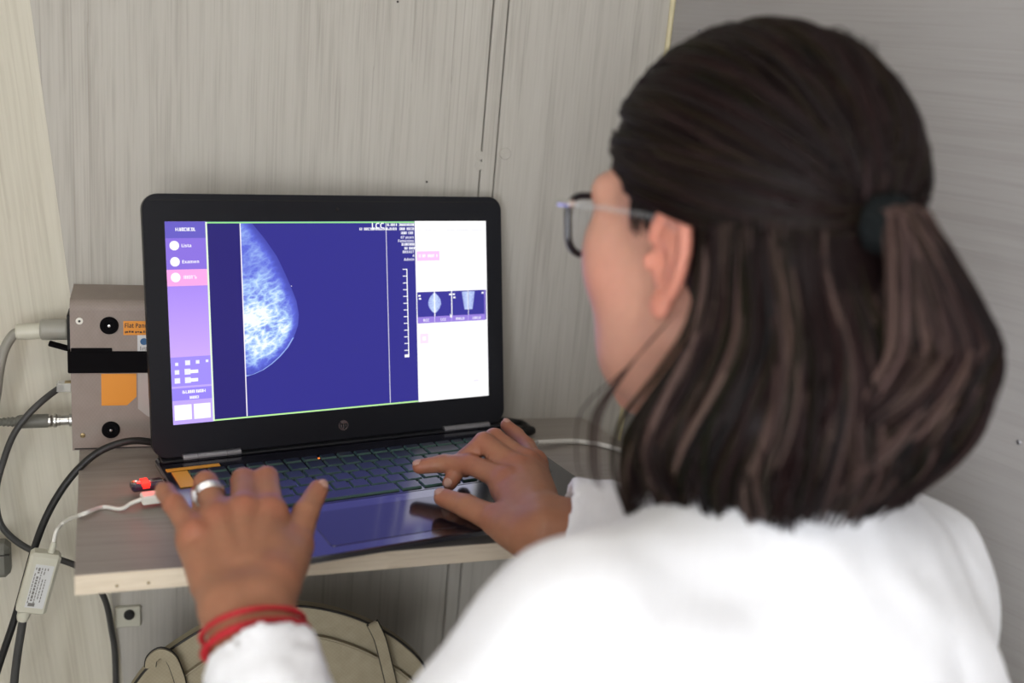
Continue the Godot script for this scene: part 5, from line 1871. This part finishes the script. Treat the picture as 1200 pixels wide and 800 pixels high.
func build_hair(t: Node3D) -> void:
	var g := rnd
	g.seed = 2024
	var tie := h3(-0.020, 0.027, -0.124)
	var c := h3(0, 0.0500, -0.014)
	# body of the hair: a cap cut along the hairline, and the loose lower hair
	var fl := Field.new(Vector3(-0.140, -0.205, -0.11), Vector3(0.140, 0.165, 0.185), 0.0055)
	fl.ell(c, Basis.IDENTITY, Vector3(0.0828, 0.0928, 0.1115), 0.01)
	var n := h3(0, -0.076, 0.085).normalized()
	fl.cut(h3(0, 0.100, 0.086), n)
	for s in [-1.0, 1.0]:
		fl.ell(h3(s * 0.088, 0.004, -0.006), Basis.IDENTITY, Vector3(0.020, 0.036, 0.030), 0.004, true)
	fl.ell(h3(0, -0.015, -0.058), Basis.IDENTITY, Vector3(0.076, 0.075, 0.060), 0.02)
	for i in 13:
		var phi := lerpf(-1.45, 1.45, i / 12.0)
		var a := bob_ring(phi, 0.0)
		var b := bob_ring(phi, -0.09)
		var e := bob_ring(phi, -0.130)
		var inn := h3(0, 0, -0.06)
		fl.cap(a.lerp(Vector3(inn.x, a.y, inn.z), 0.25), b.lerp(Vector3(inn.x, b.y, inn.z), 0.20), 0.016, 0.017, 0.02)
		fl.cap(b.lerp(Vector3(inn.x, b.y, inn.z), 0.20), e.lerp(Vector3(inn.x, e.y, inn.z), 0.22), 0.017, 0.013, 0.02)
	var mb := MB.new()
	mb.tint = Color(0.008, 0.0052, 0.0046)
	fl.skin(mb, head_xf)
	var hm := mat(Color(1, 1, 1), 0.5, 0.0, 0.25)
	hm.vertex_color_use_as_albedo = true
	var hair := part(t, "hair", mb, hm)
	# swept back strands of the upper hair
	mb = MB.new()
	var line := [h3(-0.0815, 0.036, -0.020), h3(-0.0805, 0.041, 0.008), h3(-0.0775, 0.050, 0.030), h3(-0.072, 0.068, 0.052), h3(-0.052, 0.092, 0.076), h3(-0.025, 0.106, 0.088), h3(0, 0.110, 0.090), h3(0.025, 0.106, 0.088), h3(0.052, 0.092, 0.076), h3(0.072, 0.068, 0.052), h3(0.0775, 0.050, 0.030), h3(0.0805, 0.041, 0.008), h3(0.0815, 0.036, -0.020)]
	var lc := curve(line, 10)
	var cn := FastNoiseLite.new()
	cn.seed = 8; cn.frequency = 1.0; cn.fractal_octaves = 2
	for i in 1000:
		var s := g.randf()
		var st: Vector3 = lc[int(s * (lc.size() - 1))] + Vector3(g.randf_range(-1, 1), g.randf_range(-1, 1), g.randf_range(-1, 1)) * 0.003
		var d0 := (st - c).normalized()
		var d1 := (tie + Vector3(g.randf_range(-1, 1) * 0.012, g.randf_range(-1, 1) * 0.012, 0) - c).normalized()
		var clump := cn.get_noise_1d(s * 22.0)
		var lift := 0.0012 + 0.0030 * clump + g.randf_range(-0.0012, 0.0012)
		var pomp := 0.008 * exp(-pow((s - 0.5) / 0.28, 2.0)) + 0.004 * exp(-pow((s - 0.20) / 0.10, 2.0))
		var pts := []
		var t0 := 0.0 if g.randf() < 0.75 else g.randf_range(0.0, 0.5)
		for k in 8:
			var tt := lerpf(t0, 1.0, k / 7.0)
			var dd := d0.slerp(d1, tt)
			pts.append(cap_point(dd, lift + pomp * sin(PI * clampf(tt * 1.25 + 0.05, 0, 1)) + 0.0016 * sin(tt * 7.0 + clump * 9.0) - 0.004 * smoothstep(0.85, 1.0, tt)))
		mb.tint = hair_colour(clampf(0.30 + 0.40 * clump + g.randf_range(-0.22, 0.22), 0, 1))
		strand(mb, pts, g.randf_range(0.0013, 0.0023), 3)
	part(hair, "swept_back_strands", mb, hm).set_meta("kind", "stuff")
	# loose lower locks
	mb = MB.new()
	for i in 120:
		var phi := lerpf(-1.52, 1.52, (i + g.randf()) / 120.0)
		var ph := g.randf() * TAU
		var amp := g.randf_range(0.003, 0.012)
		var end_y := -0.142 - 0.012 * clampf(-sin(phi), 0.0, 1.0) + g.randf_range(-0.010, 0.010)
		var curl := g.randf_range(0.70, 1.0)
		var shade := g.randf_range(0.05, 0.95)
		var lockw := g.randf_range(0.005, 0.010)
		var sway := g.randf_range(-0.14, 0.14)
		var outw := g.randf_range(-0.006, 0.005)
		for k in 11:
			var jx := Vector3(g.randf_range(-1, 1), 0, g.randf_range(-1, 1)) * lockw
			var pts := []
			var y0 := g.randf_range(0.0, 0.03)
			for q in 7:
				var tt := q / 6.0
				var y := lerpf(y0, end_y, tt)
				var p := bob_ring(phi + sway * tt + amp * 9.0 * sin(tt * 5.0 + ph) * tt, y)
				var cen := Vector3(0, y, 0.06)
				var sh := 1.0 + (outw + amp * 0.8 * sin(tt * 6.0 + ph)) * tt / 0.12
				if tt > 0.8: sh *= lerpf(1.0, curl, (tt - 0.8) / 0.2 * 0.5)
				pts.append(cen + (p - cen) * sh + jx * lerpf(0.7, 1.0, sin(PI * tt)))
			mb.tint = hair_colour(clampf(shade + g.randf_range(-0.22, 0.22), 0, 1))
			strand(mb, pts, g.randf_range(0.0013, 0.0024), 3)
	part(hair, "loose_locks", mb, hm).set_meta("kind", "stuff")
	# tail from the tie, falling over the lower hair
	mb = MB.new()
	for i in 46:
		var a := g.randf_range(-1, 1)
		var ph := g.randf() * TAU
		var shade := g.randf_range(0.3, 1.0)
		var end_y := -0.136 + g.randf_range(-0.012, 0.03)
		var amp := g.randf_range(0.003, 0.010)
		for k in 12:
			var jj := Vector3(g.randf_range(-1, 1), g.randf_range(-1, 1), g.randf_range(-1, 1))
			var pts := [tie + jj * 0.005 + h3(0, 0, 0.008), tie + h3(a * 0.012, 0.004, -0.018) + jj * 0.006]
			for q in 5:
				var tt := (q + 1) / 5.0
				var y := lerpf(-0.010, end_y, tt)
				var wid := a * lerpf(0.030, 0.085, tt) + amp * sin(tt * 6.0 + ph)
				var bk := 0.150 + 0.028 * sin(PI * clampf(tt * 0.9 + 0.1, 0, 1)) - 0.030 * a * a - 0.030 * tt * tt
				pts.append(h3(0.010 + wid, y, -bk + amp * 0.6 * cos(tt * 5.0 + ph)) + jj * 0.006)
			mb.tint = hair_colour(clampf(shade + g.randf_range(-0.25, 0.2), 0, 1))
			strand(mb, pts, g.randf_range(0.0012, 0.0022), 3)
	part(hair, "tail_strands", mb, hm).set_meta("kind", "stuff")
	# thin loose wisps by the cheek and on the crown
	mb = MB.new()
	for i in 7:
		var e := g.randf()
		mb.tint = hair_colour(g.randf_range(0.3, 0.8))
		strand(mb, [h3(-0.084, -0.03, -0.030), h3(-0.092, -0.060 - e * 0.01, -0.006 + e * 0.010), h3(-0.106 - e * 0.008, -0.10, 0.010 + e * 0.014), h3(-0.112 - e * 0.010, -0.130, 0.006 + e * 0.012), h3(-0.112 - e * 0.012, -0.150 + e * 0.01, 0.0 + e * 0.01)], 0.0006, 4, 3)
	for i in 40:
		mb.tint = hair_colour(g.randf_range(0.2, 0.6))
		var ff := g.randf_range(0.004, 0.024)
		strand(mb, [h3(-0.0795, 0.046, ff - 0.004), h3(-0.0785, 0.034, ff), h3(-0.0770, g.randf_range(0.012, 0.026), ff + 0.001)], 0.0007, 4, 3)
	for i in 60:
		var d := Vector3(g.randf_range(-0.9, 0.9), 1.0, g.randf_range(-0.6, 0.9)).normalized()
		var d2 := (d + Vector3(g.randf_range(-0.2, 0.2), -0.05, 0.25)).normalized()
		mb.tint = hair_colour(0.5)
		strand(mb, [cap_point(d, 0.006), cap_point(d.slerp(d2, 0.5), g.randf_range(0.010, 0.015)), cap_point(d2, 0.008)], 0.0004, 4, 3)
	part(hair, "wisps", mb, hm).set_meta("kind", "stuff")
	# hair tie
	mb = MB.new()
	var ax := h3(0.0, -0.10, -1).normalized()
	var tb := along(tie + h3(0, 0.002, -0.006), ax)
	var ring := PackedVector3Array()
	for lp in 3:
		ring = PackedVector3Array()
		for i in 33:
			var an := TAU * i / 32.0
			var wob := 1.0 + 0.06 * sin(an * 9.0 + lp)
			ring.append(head_xf * (tb * Vector3(cos(an) * 0.0130 * wob, (lp - 1) * 0.0045, sin(an) * 0.0130 * wob)))
		mb.tube(ring, 0.0046, 10, false)
	part(t, "hair_tie", mb, mats.hair_tie, "dark fabric hair tie")
	print("hair done")

# ---------------------------------------------------------------- things worn
func build_worn() -> void:
	var gl := thing("spectacles", "black-rimmed spectacles with silver hinge on the seated person's face", "spectacles", head_xf * h3(0, 0.02, 0.1))
	for s in [-1.0, 1.0]:
		var path := []
		var pl := rrect(0.054, 0.043, 0.014, 6)
		for p in pl:
			var px := p.x * (1.0 + p.y * 3.0)
			path.append(head_xf * h3(s * (0.0345 + px * -1.0 * -1.0), 0.016 + p.y, 0.111 - absf(0.0345 + px) * 0.08))
		path.append(path[0])
		path.append(path[1])
		var mb := MB.new()
		mb.tube(PackedVector3Array(path), 0.0027, 10, false)
		part(gl, "rim", mb, mats.frame_black)
		mb = MB.new()
		var ctr := Vector3.ZERO
		for p in path: ctr += p
		ctr /= path.size()
		var nn := head_xf.basis * h3(0, 0, 1)
		for i in path.size() - 1:
			mb.flat([ctr, path[i], path[i + 1]], nn)
		part(gl, "lens", mb, mats.lens)
		mb = MB.new()
		mb.tube(curve([head_xf * h3(s * 0.064, 0.031, 0.1060), head_xf * h3(s * 0.0720, 0.032, 0.103), head_xf * h3(s * 0.0755, 0.032, 0.086)], 4), 0.0028, 10)
		part(gl, "hinge", mb, mats.silver)
		mb = MB.new()
		mb.tube(curve([head_xf * h3(s * 0.0755, 0.032, 0.088), head_xf * h3(s * 0.0795, 0.030, 0.040), head_xf * h3(s * 0.0800, 0.026, -0.005), head_xf * h3(s * 0.0785, 0.018, -0.024), head_xf * h3(s * 0.0750, 0.008, -0.030)], 6), 0.0022, 8)
		part(gl, "temple", mb, mats.lens, "clear plastic temple")
	var bm := MB.new()
	bm.tube(curve([head_xf * h3(-0.0095, 0.021, 0.110), head_xf * h3(0, 0.026, 0.113), head_xf * h3(0.0095, 0.021, 0.110)], 5), 0.0020, 8)
	part(gl, "bridge", bm, mats.frame_black)
	# ring on the left ring finger
	var a: Vector3 = L.ring[0]
	var b: Vector3 = L.ring[1]
	var rp := a.lerp(b, 0.66)
	var rx := along(rp, b - a)
	var ft := thing("finger_ring", "wide silver ring with pale stones on the left hand", "ring", rp)
	for o in [-0.0019, 0.0019]:
		var mb := MB.new()
		var path := PackedVector3Array()
		for i in 33:
			var an := TAU * i / 32.0
			path.append(rx * Vector3(cos(an) * 0.0104, o + 0.0007 * sin(an * 2.0), sin(an) * 0.0104))
		mb.tube(path, 0.0017, 8, false)
		part(ft, "band", mb, mats.silver)
	var sb := MB.new()
	var left := rx.basis.inverse() * (cam_basis * Vector3(-1, 0.15, 0.1))
	left.y = 0
	left = left.normalized()
	for i in 7:
		var an := TAU * i / 6.0
		var off := Vector3(0, 0, 0) if i == 6 else (Vector3.UP * sin(an) + left.cross(Vector3.UP) * cos(an)) * 0.0030
		sb.ball(rx * (left * 0.0118 + off), Vector3.ONE * 0.0018, Basis.IDENTITY, 6, 8)
	part(ft, "stone", sb, mats.stone)
	# red cords on the left wrist
	var ax := (LE - LW).normalized()
	var across: Vector3 = (L.index[0] - L.little[0]).normalized()
	across = (across - ax * across.dot(ax)).normalized()
	var nv := ax.cross(across)
	var k := 0
	for q in [[0.023, 0.0016, 0.06, "thin red cord bracelet on the left wrist, away from the sleeve"], [0.034, 0.0024, 0.02, "thicker red braided bracelet on the left wrist, against the sleeve"]]:
		var ct: Vector3 = LW + ax * q[0]
		var br := thing("cord_bracelet", q[3], "bracelet", ct)
		var mb := MB.new()
		for st in 2:
			var path := PackedVector3Array()
			for i in 49:
				var an := TAU * i / 48.0
				var tw: float = q[1] * 0.6
				var rr := tw * cos(an * 22.0 + st * PI)
				path.append(ct + across * cos(an) * (0.0352 + rr) + nv * sin(an) * (0.0250 + rr) + ax * (q[2] * 0.035 * cos(an) + tw * sin(an * 22.0 + st * PI)))
			mb.tube(path, q[1], 7, false)
		part(br, "cord", mb, mats.red_cord)
		k += 1

# ---------------------------------------------------------------- build
func _ready() -> void:
	rnd.seed = 1
	place_camera()
	place_environment()
	place_lights()
	make_materials()
	build_room()
	print("room")
	build_wall_details()
	build_shelf()
	build_laptop()
	print("laptop")
	build_box()
	build_left_cables()
	build_bag()
	build_person()
	print("done")
